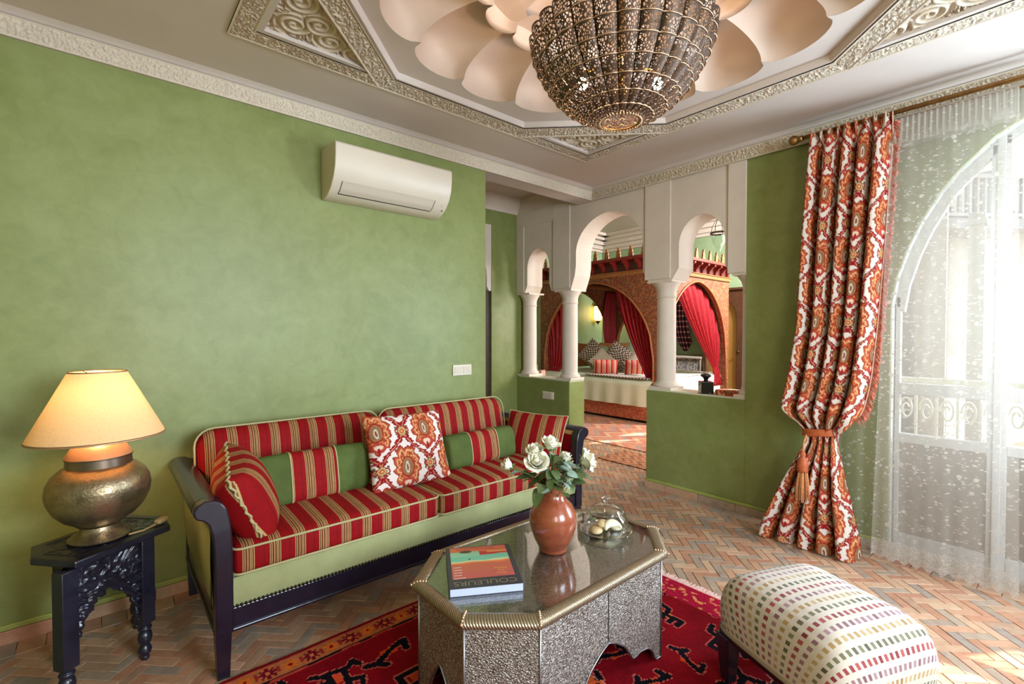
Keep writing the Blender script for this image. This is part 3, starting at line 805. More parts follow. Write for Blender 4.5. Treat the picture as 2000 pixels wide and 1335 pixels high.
b = MB(); b.lathe([(.001, 0), (.02, .01), (.03, .04), (.06, .09), (.075, .15), (.078, .19), (.07, .19), (.055, .10), (.02, .05), (.001, .04)], 20); obj('glass_bell', b, PANE, pt, True)
b = MB()
for k in range(4):
    a = 2*PI*k/4; b.tube([(.078*math.cos(a), .078*math.sin(a), .19), (.07*math.cos(a), .07*math.sin(a), .26), (.02*math.cos(a), .02*math.sin(a), .34), (0, 0, .38)], .003, 5)
b.tube([(0, 0, .37), (0, 0, 1.49)], .004, 5); b.lathe([(.074, .183), (.082, .183), (.082, .197), (.074, .197)], 20); obj('chain', b, BRONZE, pt)
def hang(u, v):
    return (9.10-.03*abs(math.sin(5*PI*u)), 5.05+.42*(u-.5)*(1-.3*v)-.30*v*v+.18*v, 2.2-1.05*v-.18*math.sin(PI*u)*v)
HANGM = stripe_mat('dark_striped_wool', .11, [(0, lin(60, 22, 22)), (.4, lin(170, 140, 120)), (.5, lin(90, 26, 30)), (.8, lin(30, 20, 26))], 2)
b = MB(); b.grid(hang, 24, 40); o = obj('wall_hanging', b, HANGM, smooth=True); o.location = (0, .12, 0); tag(o, 'dark striped wool hanging swagged on the green bedroom wall', 'wall hanging')
rad = thing('radiator_cover', 'white fretwork radiator cover against the green bedroom wall', 'radiator', (9.05, 5.0, 0)); rad.scale = (1, .66, 1)
b = MB(); b.box(-.10, .10, -.55, -.50, 0, .88); b.box(-.10, .10, .50, .55, 0, .88); b.box(-.12, .12, -.57, .57, .84, .88); b.box(-.10, .10, -.55, .55, 0, .10); obj('frame', b, WHITE, rad, bevel=.004)
FRET = Mat('white_fretwork'); FRET.color(FRET.ramp(FRET.voro(FRET.coords(), 22), [(.44, lin(212, 206, 198)), (.5, lin(140, 136, 132))])); FRET.set(Roughness=.6); FRET = FRET.m
b = MB(); b.box(-.085, -.07, -.50, .50, .10, .84); obj('fret_panel', b, FRET, rad)
wd = thing('wardrobe', 'dark wooden wardrobe front with an ochre arched panel in the bedroom', 'wardrobe', (9.0, 4.36, 0))
WB = simple('walnut_wood', lin(84, 50, 28), .5, var=.3, vs=12); OCH = simple('ochre_panel', lin(176, 128, 60), .5, var=.12, vs=5)
b = MB(); L_ = [(-.62, .06), (-.24, .06)]+[(-.0+.30*a-.12, 1.55+.40*math.sqrt(max(0, 1-a*a))) for a in np.linspace(-1, 1, 20)]+[(.22, .06), (.62, .06)]
L_ = [(-.56, 0), (-.42, 0)]+[(-.12+.30*a, 1.62+.36*math.sqrt(max(0, 1-a*a))) for a in np.linspace(-1, 1, 20)]+[(.18, 0), (.24, 0)]
V = []; F = []
for y, z in L_: V += [(-.06, y, z), (.0, y, z), (-.06, y, 2.15), (.0, y, 2.15)]
for i in range(len(L_)-1):
    a = 4*i; q = a+4; F.append((a, q, q+1, a+1))
    if L_[i+1][0]-L_[i][0] > 1e-6: F += [(a, a+2, q+2, q), (a+1, q+1, q+3, a+3)]
    F.append((a+2, a+3, q+3, q+2))
b.add(V, F); obj('frame', b, WB, wd)
b = MB(); b.box(-.01, .16, -.56, .24, 0, 2.14); obj('panel', b, OCH, wd)
b = MB(); b.box(-.09, .18, -.59, .27, 2.15, 2.20); obj('cornice', b, WB, wd, bevel=.01)
b = MB(); b.ball((-.085, -.46, 1.0), .022); b.tube([(-.06, -.46, 1.0), (-.085, -.46, 1.0)], .008, 6); obj('knob', b, BRONZE, wd, True)
ns = thing('bedside_table', 'low white bedside table behind the half wall', 'table', (5.62, 5.87, 0))
b = MB(); b.box(-.2, .2, -.28, .28, .56, .60); obj('table_top', b, WHITE, ns, bevel=.005)
for sx in (-.17, .17):
    for sy in (-.25, .25): obj('leg', MB().box(sx-.02, sx+.02, sy-.02, sy+.02, 0, .56), WHITE, ns)
PINK = simple('pink_enamel', lin(206, 160, 150), .5)
pf = thing('picture_frame', 'small pink picture frame standing on the bedside table', 'picture frame', (5.60, 5.92, .60), -.75)
b = MB(); b.box(-.08, .08, 0, .015, 0, .20); obj('frame', b, PINK, pf, bevel=.003); obj('photo', MB().box(-.06, .06, -.003, 0, .02, .18), simple('mauve_print', lin(150, 130, 150), .4), pf)
b = MB(); b.box(-.05, .05, -.05, .05, 0, .12); o = obj('candle_box', b, simple('salmon_card', lin(226, 178, 160), .6), bevel=.004); o.location = (5.66, 5.78, .60); tag(o, 'small salmon coloured box beside the pink picture frame', 'box')
# bedroom rugs
def kilim(name, x0, x1, y0, y1, cols, sc_, label):
    m = Mat(name+'_wool_'+label[:4]); 
    t = m.n('ShaderNodeTexCoord'); sp = m.n('ShaderNodeSeparateXYZ'); m.l(t.outputs['Object'], sp.inputs[0])
    f = ((E(sp.outputs[1])*sc_+(E(sp.outputs[0])*sc_*1.3).fract().__sub__(.5).abs()*.9).fract())
    c = m.ramp(f, [(i/len(cols), q) for i, q in enumerate(cols)], 'CONSTANT'); n_ = m.noise(m.coords(), 40, 4)
    m.color(m.mix(.25, c, m.ramp(n_, [(.3, lin(120, 50, 30)), (.7, lin(220, 170, 130))]))); m.set(Roughness=.95)
    b = MB(); b.box(-(x1-x0)/2, (x1-x0)/2, -(y1-y0)/2, (y1-y0)/2, 0, .010); o = obj(name, b, m.m, bevel=.003); o.location = ((x0+x1)/2, (y0+y1)/2, .0045)
    return tag(o, label, 'rug')
kilim('bedroom_rug', 4.62, 5.95, 3.0, 5.6, [lin(204, 122, 96), lin(214, 166, 134), lin(192, 104, 82), lin(166, 140, 132), lin(210, 138, 110)], 2.2, 'pale red and orange kilim on the floor in front of the bed')
kilim('passage_rug', 4.02, 4.50, 2.2, 3.24, [lin(150, 78, 52), lin(186, 120, 80), lin(110, 54, 40), lin(190, 130, 84)], 5, 'small rust brown patterned rug just past the passage')
bpy.data.objects['passage_rug'].rotation_euler = (0, 0, .0)

# ================================================================ OUTSIDE THE WINDOW
b = MB(); b.box(XE+TH, 26, -14, 1.3, -.3, -.03); struct(obj('floor_terrace', b, simple('terrace_stone', lin(206, 196, 186), .8, var=.06, vs=4)))
ext = thing('house', 'white sunlit house across the terrace seen through the sheer curtain', 'building', (9.6, .0, -.03), math.radians(72.5))
obj('wall', MB().box(0, .3, -4, 2.7, 0, 2.6), OUTW, ext)
obj('wall', MB().box(-.5, .3, -4, 2.7, 2.6, 3.05), OUTG, ext)
obj('wall', MB().box(.1, .35, -4, 2.7, 3.05, 4.5), OUTP, ext)
obj('roof_edge', MB().box(.05, .4, -4, 2.7, 4.5, 4.6), OUTW, ext)
cnt = thing('balcony', 'upper balcony with slatted white rail beyond the pointed window', 'balcony', (6.6, .62, 2.50), math.radians(-38))
obj('slab', MB().box(-.35, .75, -.02, .5, -.10, 0), OUTG, cnt)
obj('rail', MB().box(-.35, .75, -.03, .02, .40, .44), OUTW, cnt); obj('rail', MB().box(-.35, .75, -.03, .02, .02, .05), OUTW, cnt)
first = None
for k in range(14):
    if first is None: first = o = obj('baluster', MB().box(-.013, .013, -.02, .01, .05, .40), OUTW, cnt)
    else: o = dup(first, cnt)
    o.location = (-.32+k*.08, 0, 0)
for i, (y, lb) in enumerate(((.757, 'white terrace post nearer the red curtain, outside the window'), (.505, 'white terrace post nearer the window mullion, outside'))):
    b = MB(); b.box(-.045, .045, -.055, .055, 0, 2.72-.25*i); b.box(-.06, .06, -.07, .07, 2.6-.25*i, 2.66-.25*i); o = obj('terrace_post', b, OUTG, bevel=.006); o.location = (6.0, y, -.03); tag(o, lb, 'post')
rl = thing('terrace_railing', 'white wrought iron railing with scrolls outside the French door', 'railing', (5.0, 0, -.03))
b = MB(); b.box(-.02, .02, -.8, 1.2, .98, 1.02); b.box(-.015, .015, -.8, 1.2, .50, .53); obj('rail', b, OUTW, rl)
first = None
for k in range(16):
    y = -.74+k*.125
    if first is None:
        b = MB(); b.box(-.01, .01, -.008, .008, .0, .98); first = o = obj('baluster', b, OUTW, rl)
    else: o = dup(first, rl)
    o.location = (0, y, 0)
fs2 = None
for k in range(15):
    y = -.68+k*.125
    if fs2 is None:
        P_ = [(0, .045*math.cos(a)*(1-a/14), .76+.1*math.sin(a)*(1-a/14)) for a in np.linspace(0, 9, 30)]; b = MB(); b.tube(P_, .008, 5); fs2 = o = obj('scroll', b, OUTW, rl)
    else: o = dup(fs2, rl)
    o.location = (0, y, 0)
o = obj('sun_blocking_pier', MB().box(5.10, 5.5, -1.30, -.45, -.03, 4.2), OUTW, bevel=.01); tag(o, 'added white pier, out of view, blocking sun from the window', 'pier')  # added unseen to keep the sun off most of the French door

# ---- French door in the pointed arch
win = struct(thing('window_1', 'white French door in a pointed arch', 'window')); del win['category']
FR = simple('white_painted_wood', lin(196, 194, 192), .45, var=.03, vs=8)
x0, x1 = XE+.10, XE+.15
arcs = [(y*.985, z-.01) for y, z in arch]
for (ya, yb) in ((.235, .665), (-.665, -.235), (-.205, .205)):
    b = MB(); zt = lambda y: float(np.interp(abs(y), [p[0] for p in arch_r[::-1]], [p[1] for p in arch_r[::-1]]))-.004
    b.box(x0, x1, ya, ya+.024, 0, min(zt(ya), zt(ya+.024))); b.box(x0, x1, yb-.024, yb, 0, min(zt(yb-.024), zt(yb))); b.box(x0, x1, ya+.024, yb-.024, .975, 1.045); b.box(x0, x1, ya+.024, yb-.024, .68, .735); b.box(x0, x1, ya+.024, yb-.024, 0, .12)
    lf = obj('leaf_frame', b, FR, win, bevel=.004)
    obj('solid_panel', MB().box(x0+.012, x1-.012, ya+.024, yb-.024, .12, .68), simple('taupe_door_panel', lin(132, 118, 106), .6, var=.08, vs=6), lf)
    obj('pane', MB().box(x0+.022, x0+.027, ya+.024, yb-.024, .735, .975), PANE, lf)
    b = MB(); ys = np.linspace(ya+.024, yb-.024, 10); poly = [(ya+.024, 1.045), (yb-.024, 1.045)]+[(y, zt(y)) for y in ys[::-1]]
    b.prism(poly, x0+.022, x0+.027, 'x'); obj('pane', b, PANE, lf)
for y in (-.22, .22): obj('mullion', MB().box(x0-.01, x1+.01, y-.016, y+.016, 0, 2.42), FR, win, bevel=.003)
b = MB(); V = []; F = []
for y, z in arch:
    k = .93
    V += [(x0, y, z), (x1, y, z), (x0, y*k, z-.05), (x1, y*k, z-.05)]
for i in range(len(arch)-1):
    a = 4*i; q = a+4; F += [(a, q, q+2, a+2), (a+1, a+3, q+3, q+1), (a+2, q+2, q+3, a+3), (a, a+1, q+1, q)]
b.add(V, F); obj('arch_frame', b, FR, win)
# ================================================================ DAMASK PATTERN (print on cloth, as a function of metres)
def A(r, g, b): return np.array(lin(r, g, b)[:3])
def damask(u, v, light=0):
    u = np.asarray(u, float); v = np.asarray(v, float)
    Px, Py = .29, .40
    n1 = vnoise(u*95, v*95, 3); n2 = vnoise(u*34, v*34, 8); n3 = vnoise(u*170, v*170, 5)
    wx = u+.008*(n2-.5); wy = v+.008*(vnoise(u*30+5, v*30, 9)-.5)
    def lat(ox, oy): return (wx-ox+Px/2) % Px-Px/2, (wy-oy+Py/2) % Py-Py/2
    a = lat(0, 0); c = lat(Px/2, Py/2)
    pick = np.hypot(a[0]/Px, a[1]/Py) < np.hypot(c[0]/Px, c[1]/Py)
    dx = np.where(pick, a[0], c[0]); dy = np.where(pick, a[1], c[1])
    bgc = A(222, 206, 192) if not light else A(232, 214, 208)
    col = np.broadcast_to(bgc, u.shape+(3,)).copy()
    def put(m, q): col[m] = q
    # ogee scrolls: a net of S curves with leafy edges
    cy = Px/4*(1+np.cos(2*PI*a[1]/Py)); sd = np.abs(a[0])-cy
    slope = np.sqrt(1+(2*PI/Py*Px/4*np.sin(2*PI*a[1]/Py))**2); d = sd/slope
    ser = .004*np.sin(a[1]*190)+.003*np.sin(a[1]*420+2)+.005*(n1-.5)
    body = .011+.006*np.cos(2*PI*a[1]*2/Py)
    put((np.abs(d-.004) < body+ser+.003), A(142, 22, 32))
    put((np.abs(d-.004+.003) < body*.42+ser*.5), A(206, 128, 92)); put((np.abs(d+.003) < .0022), A(110, 12, 24))
    for k in range(4):   # curling leaves off the scroll
        oy = (k-1.5)*Py/4+Py/8; e0 = np.abs(a[0])-(Px/4*(1+math.cos(2*PI*oy/Py))-.026*(1 if k in (1, 2) else -1)); e1 = np.minimum(np.abs(a[1]-oy), np.abs(np.abs(a[1]-oy)-Py)); r = np.hypot(e0, e1)
        put(np.abs(r-.013) < .0042+.002*(n1-.5), A(158, 34, 40)); put((r < .008) & (n1 > .3), A(190, 96, 62)); put(r < .004, A(104, 100, 62))
    e = lat(Px/2, 0); f = lat(0, Py/2); ex = np.where(np.hypot(*e) < np.hypot(*f), e[0], f[0]); ey = np.where(np.hypot(*e) < np.hypot(*f), e[1], f[1]); g = np.hypot(ex, ey); th = np.arctan2(ey, ex)
    put(g < .024+.004*np.cos(8*th), A(136, 126, 76)); put(np.abs(g-.017) < .0025, A(206, 176, 120)); put(g < .013+.003*np.cos(6*th), A(196, 92, 56)); put(g < .005, A(222, 180, 130))
    for sx in (-1, 1):
        for sy in (-1, 1): put(np.hypot(ex-sx*.034, ey-sy*.020) < .0065, A(96, 98, 64)); put(np.hypot(ex-sx*.012, ey-sy*.040) < .006, A(150, 30, 36))
    # medallion flower
    rho = np.hypot(dx/.080, (dy-.004)/.114); th = np.arctan2(dx, dy); sc_ = rho+.085*np.cos(9*th)+.04*np.cos(18*th+1)+.10*(n1-.5)
    put(sc_ < 1.0, A(186, 88, 48)); put((sc_ < 1.0) & (sc_ > .90), A(150, 56, 38))
    put((np.abs(sc_-.74) < .045), A(226, 170, 126)); put((sc_ < .70) & (np.cos(9*th+PI) > .35) & (rho > .36), A(160, 62, 36)); put((sc_ < .66) & (n3 > .68) & (rho > .3), A(222, 150, 98))
    put((np.abs(rho-.44) < .035), A(140, 44, 34)); put(rho < .40, A(176, 112, 70)); put((rho < .36) & (np.abs(np.sin(dx*420)) > .6), A(120, 96, 72)); put((np.hypot(dx/.012, dy/.030) < 1), A(206, 188, 168)); put((np.hypot(dx/.006, dy/.018) < 1), A(132, 70, 50))
    lo = np.hypot(dx/.040, (dy+.078)/.026); put((np.abs(lo-.85) < .2), A(176, 62, 52)); put(lo < .5, A(228, 196, 176)); put(np.hypot(dx/.008, (dy+.10)/.02) < 1, A(150, 30, 36))
    return col*(.90 if light else .84)
DAM = vcol('damask_cloth', .85, .15, 350, 0, Specular_IOR_Level=.15)

# ================================================================ AIR CONDITIONER, SWITCHES
ac = thing('air_conditioner', 'white split air conditioner high on the green wall above the sofa', 'air conditioner', (1.43, YN, 2.165))
PLW = simple('white_plastic', lin(214, 200, 182), .4, var=.02, vs=4); PLG = simple('grey_plastic', lin(206, 192, 176), .42); SLOT = simple('dark_slot', lin(36, 30, 28), .7)
prof = [(0, 0), (-.05, .0), (-.10, .012), (-.155, .045), (-.20, .095), (-.226, .155), (-.236, .22), (-.236, .285), (-.228, .297), (-.2, .300), (0, .300)]
b = MB(); b.prism(prof, -.40, .40, 'x'); autosmooth(obj('body', b, PLW, ac, bevel=.004), 25)
def acp(t):   # point on the curved front, t along the profile
    P_ = np.array(prof[2:7]); i = min(int(t), 3); f = t-i; return P_[i]*(1-f)+P_[i+1]*f
def ac_patch(name, t0, t1, xa, xb, off, mat):
    V = []; F = []; m = 9
    for k in range(m):
        q = acp(t0+(t1-t0)*k/(m-1)); q2 = acp(min(3.99, t0+(t1-t0)*k/(m-1)+.05)); d = q2-q; nn = np.array([-d[1], d[0]]); nn /= np.linalg.norm(nn)+1e-9
        if nn[0] > 0: nn = -nn
        p = q+nn*off
        V += [(xa, p[0], p[1]), (xb, p[0], p[1])]
    F = [(2*i, 2*i+1, 2*i+3, 2*i+2) for i in range(m-1)]
    return obj(name, MB().add(V, F), mat, ac, True)
ac_patch('louver', .45, 1.75, -.34, .29, .0022, PLG)
ac_patch('slot', .33, .44, -.345, .292, .0015, SLOT)
ac_patch('slot', 1.76, 1.80, -.345, .292, .0015, PLG)
ac_patch('slot', .44, 1.78, .292, .296, .0015, SLOT); ac_patch('slot', .44, 1.78, -.345, -.342, .0015, SLOT)
ac_patch('badge', 1.25, 1.45, .345, .365, .0015, PLG)
b = MB(); q = acp(.75); b.ball((.375, q[0]-.002, q[1]), .005); obj('indicator', b, SLOT, ac)
def switch(loc, rz, label, n, w):
    t = thing('wall_switch', label, 'light switch', loc, rz)
    obj('plate', MB().box(-w/2, w/2, -.011, 0, -.040, .040), simple('switch_plastic', lin(226, 214, 198), .4), t, bevel=.003)
    for k in range(n):
        c = (k-(n-1)/2)*w/n*.9; r = obj('rocker', MB().box(c-w/n*.40, c+w/n*.40, -.015, -.008, -.027, .027), PLW, t, bevel=.002); r.rotation_euler = (.03, 0, 0)
switch((2.07, YN, 1.07), 0, 'double white light switch on the green wall beside the hall opening', 2, .17)
switch((XE, 3.575, .685), -PI/2, 'white light switch low on the half wall between two columns', 1, .165)

# ================================================================ CHANDELIER
ch = thing('chandelier', 'pierced brass gadrooned bowl chandelier hanging under the petal dome', 'chandelier', (CX, CY, 2.255)); ch.scale = (1, 1, 1)
PIERCE = Mat('pierced_brass'); _u = PIERCE.n('ShaderNodeUVMap').outputs[0]
_d = PIERCE.voro(_u, 80, 'DISTANCE_TO_EDGE', .9); _e = PIERCE.n('ShaderNodeSeparateXYZ'); PIERCE.l(_u, _e.inputs[0])
PIERCE.set(Base_Color=lin(84, 66, 54), Metallic=.6, Roughness=.5)
_a = E(PIERCE.n('ShaderNodeVertexColor', layer_name='Col').outputs[0])
_hole = E(_d).gt(.16)*(E(_a.v).gt(.5))
_tr = PIERCE.n('ShaderNodeBsdfTransparent'); _mx = PIERCE.n('ShaderNodeMixShader')
PIERCE.l(_hole.v, _mx.inputs[0]); PIERCE.l(PIERCE.b.outputs[0], _mx.inputs[1]); PIERCE.l(_tr.outputs[0], _mx.inputs[2]); PIERCE.l(_mx.outputs[0], PIERCE.out.inputs[0]); PIERCE = PIERCE.m
BRASS = simple('aged_brass', lin(150, 112, 66), .38, .9, var=.25, vs=40)
GILT = simple('gilt_wire', lin(214, 178, 146), .4, .8)
NR = 26
prof = [(.080, 0), (.128, .020), (.180, .050), (.230, .090), (.274, .138), (.310, .192), (.338, .248), (.358, .302), (.370, .352)]
pr = np.array(prof); tt = np.linspace(0, len(prof)-1, 57)
pr2 = np.stack([np.interp(tt, range(len(prof)), pr[:, 0]), np.interp(tt, range(len(prof)), pr[:, 1])], 1)
al = np.concatenate([[0], np.cumsum(np.hypot(np.diff(pr2[:, 0]), np.diff(pr2[:, 1])))])
V = []; F = []; C = []; UV = []; nu = 13; nv = len(pr2)
for j in range(nv):
    r, z = pr2[j]; hw = PI/NR
    for i in range(nu):
        u = -1+2*i/(nu-1); a = u*hw; bulge = r*hw*.62*math.sqrt(max(0, 1-u*u)); rr = r+bulge*.8
        zz = z-bulge*.35+(.012*math.sqrt(max(0, 1-u*u)) if j == nv-1 else 0)
        V.append((rr*math.cos(a), rr*math.sin(a), zz)); fr = tt[j] % 1
        open_ = (abs(u) < .86) and (.10 < fr < .90) and tt[j] < 7.9
        C.append((1.,)*3 if open_ else (0.,)*3); UV.append((u*r*hw*1.5+5, al[j]+5))
for j in range(nv-1):
    for i in range(nu-1): a = j*nu+i; F.append((a, a+1, a+nu+1, a+nu))
first = None
for k in range(NR):
    if first is None: first = o = add_arrays('rib', V, F, PIERCE, ch, True, C, [(u+0, v) for u, v in UV])
    else: o = dup(first, ch)
    o.rotation_euler = (0, 0, 2*PI*k/NR)
for j, (r, z) in enumerate(prof[1:8]):
    P_ = []
    for k in range(NR*6+1):
        a = 2*PI*k/(NR*6); u = ((a*NR/(2*PI)+.5) % 1)*2-1; bl = r*PI/NR*.62*math.sqrt(max(0, 1-u*u)); P_.append(((r+bl*.8+.003)*math.cos(a), (r+bl*.8+.003)*math.sin(a), z-bl*.35))
    b = MB(); b.tube(P_, .0028, 5, cap=False); obj('wire_band', b, GILT, ch, True)
b = MB(); b.lathe([(.080, -.003), (.085, 0), (.080, .006), (.075, 0), (.080, -.003)], 40); obj('bottom_ring', b, BRASS, ch, True)
b = MB()
for k in range(40): a = 2*PI*k/40; b.ball((.088*math.cos(a), .088*math.sin(a), .0), .006, 6, 5)
stuff(obj('bead_rim', b, GILT, ch, True))
b = MB(); b.tube([(0, 0, .12), (0, 0, .78)], .012, 10); b.lathe([(.001, .77), (.06, .77), (.05, .80), (.02, .82), (.001, .82)], 24); b.ball((0, 0, .13), .03); obj('stem', b, BRASS, ch, True)
BULB = Mat('lit_bulb'); BULB.set(Emission_Color=(1, .72, .42, 1), Emission_Strength=60, Base_Color=(1, .8, .6, 1)); BULB = BULB.m
for k in range(2):
    a = math.radians(139+k*180)
    x, y = .16*math.cos(a), .16*math.sin(a)
    b = MB(); b.tube([(0, 0, .20), (x*.6, y*.6, .23), (x, y, .21)], .007, 6); b.lathe([(.001, .185), (.016, .185), (.016, .22), (.001, .22)], 12, x, y); obj('arm', b, BRASS, ch, True)
    b = MB(); b.ball((x, y, .16), .022, 12, 8, (1, 1, 1)); b.lathe([(.001, .19), (.013, .19), (.016, .175), (.001, .155)], 10, x, y); obj('bulb', b, BULB, ch, True)
    light('chandelier_bulb', 'POINT', (CX+x*.8, CY+y*.8, 2.255+.235), 8, (1, .70, .48), shadow_soft_size=.03)

# ================================================================ CURTAINS
rod = thing('curtain_rod', 'double brass curtain rod with ball finial above the window', 'curtain rod', (3.50, 1.13, 2.612))
b = MB(); b.tube([(-.05, .0, 0), (-.05, -2.3, 0)], .013, 12); obj('rod', b, BRASS, rod, True)
b = MB(); b.tube([(.035, -.05, -.02), (.035, -2.3, -.02)], .009, 10); obj('rod', b, BRASS, rod, True)
b = MB(); prof_ = [(.001, -.03), (.018, -.03), (.020, -.012), (.014, -.008), (.026, .004), (.032, .022), (.027, .04), (.012, .05), (.001, .05)]
b.lathe(prof_, 20); b.xform(Matrix.Translation((-.05, .01, 0)) @ Matrix.Rotation(-PI/2, 4, 'X')); obj('finial', b, BRASS, rod, True)
for y in (-.09, -1.4):
    b = MB(); b.tube([(-.05, y, 0), (.10, y, -.0)], .009, 8); b.box(.085, .106, y-.03, y+.03, -.04, .04); obj('bracket', b, BRASS, rod)
def sheer_mat(name, dens, hem_z):
    m = Mat(name); uv = m.n('ShaderNodeUVMap').outputs[0]; sp = m.n('ShaderNodeSeparateXYZ'); m.l(uv, sp.inputs[0])
    mp = m.n('ShaderNodeMapping'); m.l(uv, mp.inputs[0]); mp.inputs['Scale'].default_value = (1, 1, 1)
    d1 = E(m.voro(mp.outputs[0], 15, 'F1', .6)).lt(.175); d1b = E(m.voro(mp.outputs[0], 21, 'F1', .7)).lt(.16)
    mp2 = m.n('ShaderNodeMapping'); m.l(uv, mp2.inputs[0]); mp2.inputs['Scale'].default_value = (25, 50, 1); mp2.inputs['Rotation'].default_value = (0, 0, .5)
    d2 = E(m.voro(mp2.outputs[0], 1, 'F1', .9)).lt(.20)
    mp3 = m.n('ShaderNodeMapping'); m.l(uv, mp3.inputs[0]); mp3.inputs['Scale'].default_value = (22, 46, 1); mp3.inputs['Rotation'].default_value = (0, 0, -.7); mp3.inputs['Location'].default_value = (3, 3, 0)
    d3 = E(m.voro(mp3.outputs[0], 1, 'F1', .9)).lt(.19)
    emb = d1.mx(d1b).mx(d2).mx(d3)
    y = E(sp.outputs[1])
    lace = E(m.voro(uv, 120, 'DISTANCE_TO_EDGE', .7)).lt(.13)
    hem = y.lt(hem_z); head = y.gt(2.40)
    al = (emb*.58+dens).mx(hem*(lace*.45+.38)).mx(head*.62)
    tr = m.n('ShaderNodeBsdfTransparent'); tl = m.n('ShaderNodeBsdfTranslucent'); df = m.n('ShaderNodeBsdfDiffuse'); x1 = m.n('ShaderNodeMixShader'); x2 = m.n('ShaderNodeMixShader')
    tl.inputs[0].default_value = df.inputs[0].default_value = lin(206, 198, 188); x1.inputs[0].default_value = .68
    m.l(tl.outputs[0], x1.inputs[1]); m.l(df.outputs[0], x1.inputs[2]); m.l(al.v, x2.inputs[0]); m.l(tr.outputs[0], x2.inputs[1]); m.l(x1.outputs[0], x2.inputs[2]); m.l(x2.outputs[0], m.out.inputs[0]); return m.m
def sheer(name, label, x, ya0, ya1, yb0, yb1, z0, z1, mat, folds, amp, skew=0):
    nu, nv = 160, 70; V = []; F = []; UV = []
    for j in range(nv):
        v = j/(nv-1)
        for i in range(nu):
            u = i/(nu-1); y = (ya0*(1-v)+ya1*v)*(1-u)+(yb0*(1-v)+yb1*v)*u
            xx = x+amp*(1-.5*v)*(math.sin(2*PI*folds*u+1.3*math.sin(3*u*PI))+.4*math.sin(2*PI*folds*2.3*u))
            if v < .05: xx = x+.006*math.sin(2*PI*folds*5*u)
            zz = z1+(z0-z1)*v
            if j == nv-1: zz += .012*math.sin(2*PI*u*abs(yb1-ya1)/.055)
            V.append((xx, y, zz)); UV.append((u*abs(yb0-ya0)*1.12+7, zz-z0+.001))
    for j in range(nv-1):
        for i in range(nu-1): a = j*nu+i; F.append((a, a+1, a+nu+1, a+nu))
    o = add_arrays(name, V, F, mat, None, True, None, UV); tag(o, label, 'curtain'); return o
SH1 = sheer_mat('embroidered_net', .34, .11); SH2 = sheer_mat('embroidered_net_back', .22, .06)
sheer('sheer_curtain', 'white embroidered net curtain with scalloped lace hem in front of the French door', 3.455, .655, .722, .150, .117, .03, 2.572, SH1, 4, .010)
sheer('sheer_curtain', 'second white net curtain hanging behind the lace hemmed one', 3.53, .90, .93, .02, .02, .03, 2.585, SH2, 6, .014)
bpy.data.objects['sheer_curtain.001']['label'] = 'second net curtain hanging closer to the glass, behind the lace hemmed one'

# damask curtain: edges by height (z, left y, right y, fold depth, forward shift)
KZ = [(2.615, 1.080, .660, .022, 0), (2.50, 1.074, .662, .030, 0), (2.0, 1.098, .690, .042, 0), (1.38, 1.122, .722, .045, -.01), (1.05, 1.165, .745, .05, -.03), (.86, 1.190, .775, .055, -.07), (.795, 1.175, .80, .05, -.085), (.76, 1.075, .885, .02, -.05), (.72, 1.045, .905, .016, -.035), (.60, 1.09, .885, .03, -.045), (.35, 1.20, .83, .05, -.07), (.10, 1.285, .775, .062, -.09), (.018, 1.300, .765, .066, -.10)]
KZ = np.array(KZ); KZ[:, 1:3] -= .018
cz = np.concatenate([[0], np.cumsum(np.hypot(np.diff(KZ[:, 0]), np.diff(KZ[:, 1])*.3))]); 
nu, nv = 330, 520
vv = np.linspace(0, cz[-1], nv); uu = np.linspace(0, 1, nu)
Zc = np.interp(vv, cz, KZ[:, 0]); YL = np.interp(vv, cz, KZ[:, 1]); YR = np.interp(vv, cz, KZ[:, 2]); AM = np.interp(vv, cz, KZ[:, 3]); FX = np.interp(vv, cz, KZ[:, 4])
def sm(a, k=15): 
    p = np.pad(a, k, 'edge'); return np.convolve(p, np.ones(2*k+1)/(2*k+1), 'valid')
YL, YR, AM, FX = sm(YL), sm(YR), sm(AM), sm(FX)
U, Vv = np.meshgrid(uu, vv); ph = 2*PI*4.8*U+.5*np.sin(2*PI*U*1.3+1)+.25*np.sin(Vv*2.2+U*4)
wave = np.sin(ph)+.25*np.sin(2*ph+.7); wave = np.sign(wave)*np.abs(wave)**.8
Yc = YL[:, None]*(1-U)+YR[:, None]*U+.010*np.cos(ph)*(AM[:, None]/.045)
AM = AM*1.2; Xc = 3.425+FX[:, None]-wave*AM[:, None]
head = np.clip((Vv-.02)/.12, 0, 1)
Xc = Xc*head+(3.43-.022*np.sin(2*PI*9*U))*(1-head)
Zg = np.repeat(Zc[:, None], nu, 1)+.012*np.cos(ph)*np.clip((Vv-cz[-1]+.25)/.25, 0, 1)
Zg = np.maximum(Zg, .006)
Zg += .022*np.sin(2*PI*4*U+1)*np.exp(-((Vv-np.interp(.78, -KZ[:, 0][::-1]*-1, cz[::-1]))/.09)**2)
Wc = 1.02
Cc = damask((U*Wc+.03).ravel(), (-Vv).ravel())
V = np.stack([Xc, Yc, Zg], -1).reshape(-1, 3); ii = np.arange(nu*nv).reshape(nv, nu)
F = np.stack([ii[:-1, :-1], ii[:-1, 1:], ii[1:, 1:], ii[1:, :-1]], -1).reshape(-1, 4)
cur = grid_obj('damask_curtain', V, F, DAM, None, True, Cc)
tag(cur, 'orange and red damask curtain tied at the waist beside the window', 'curtain')
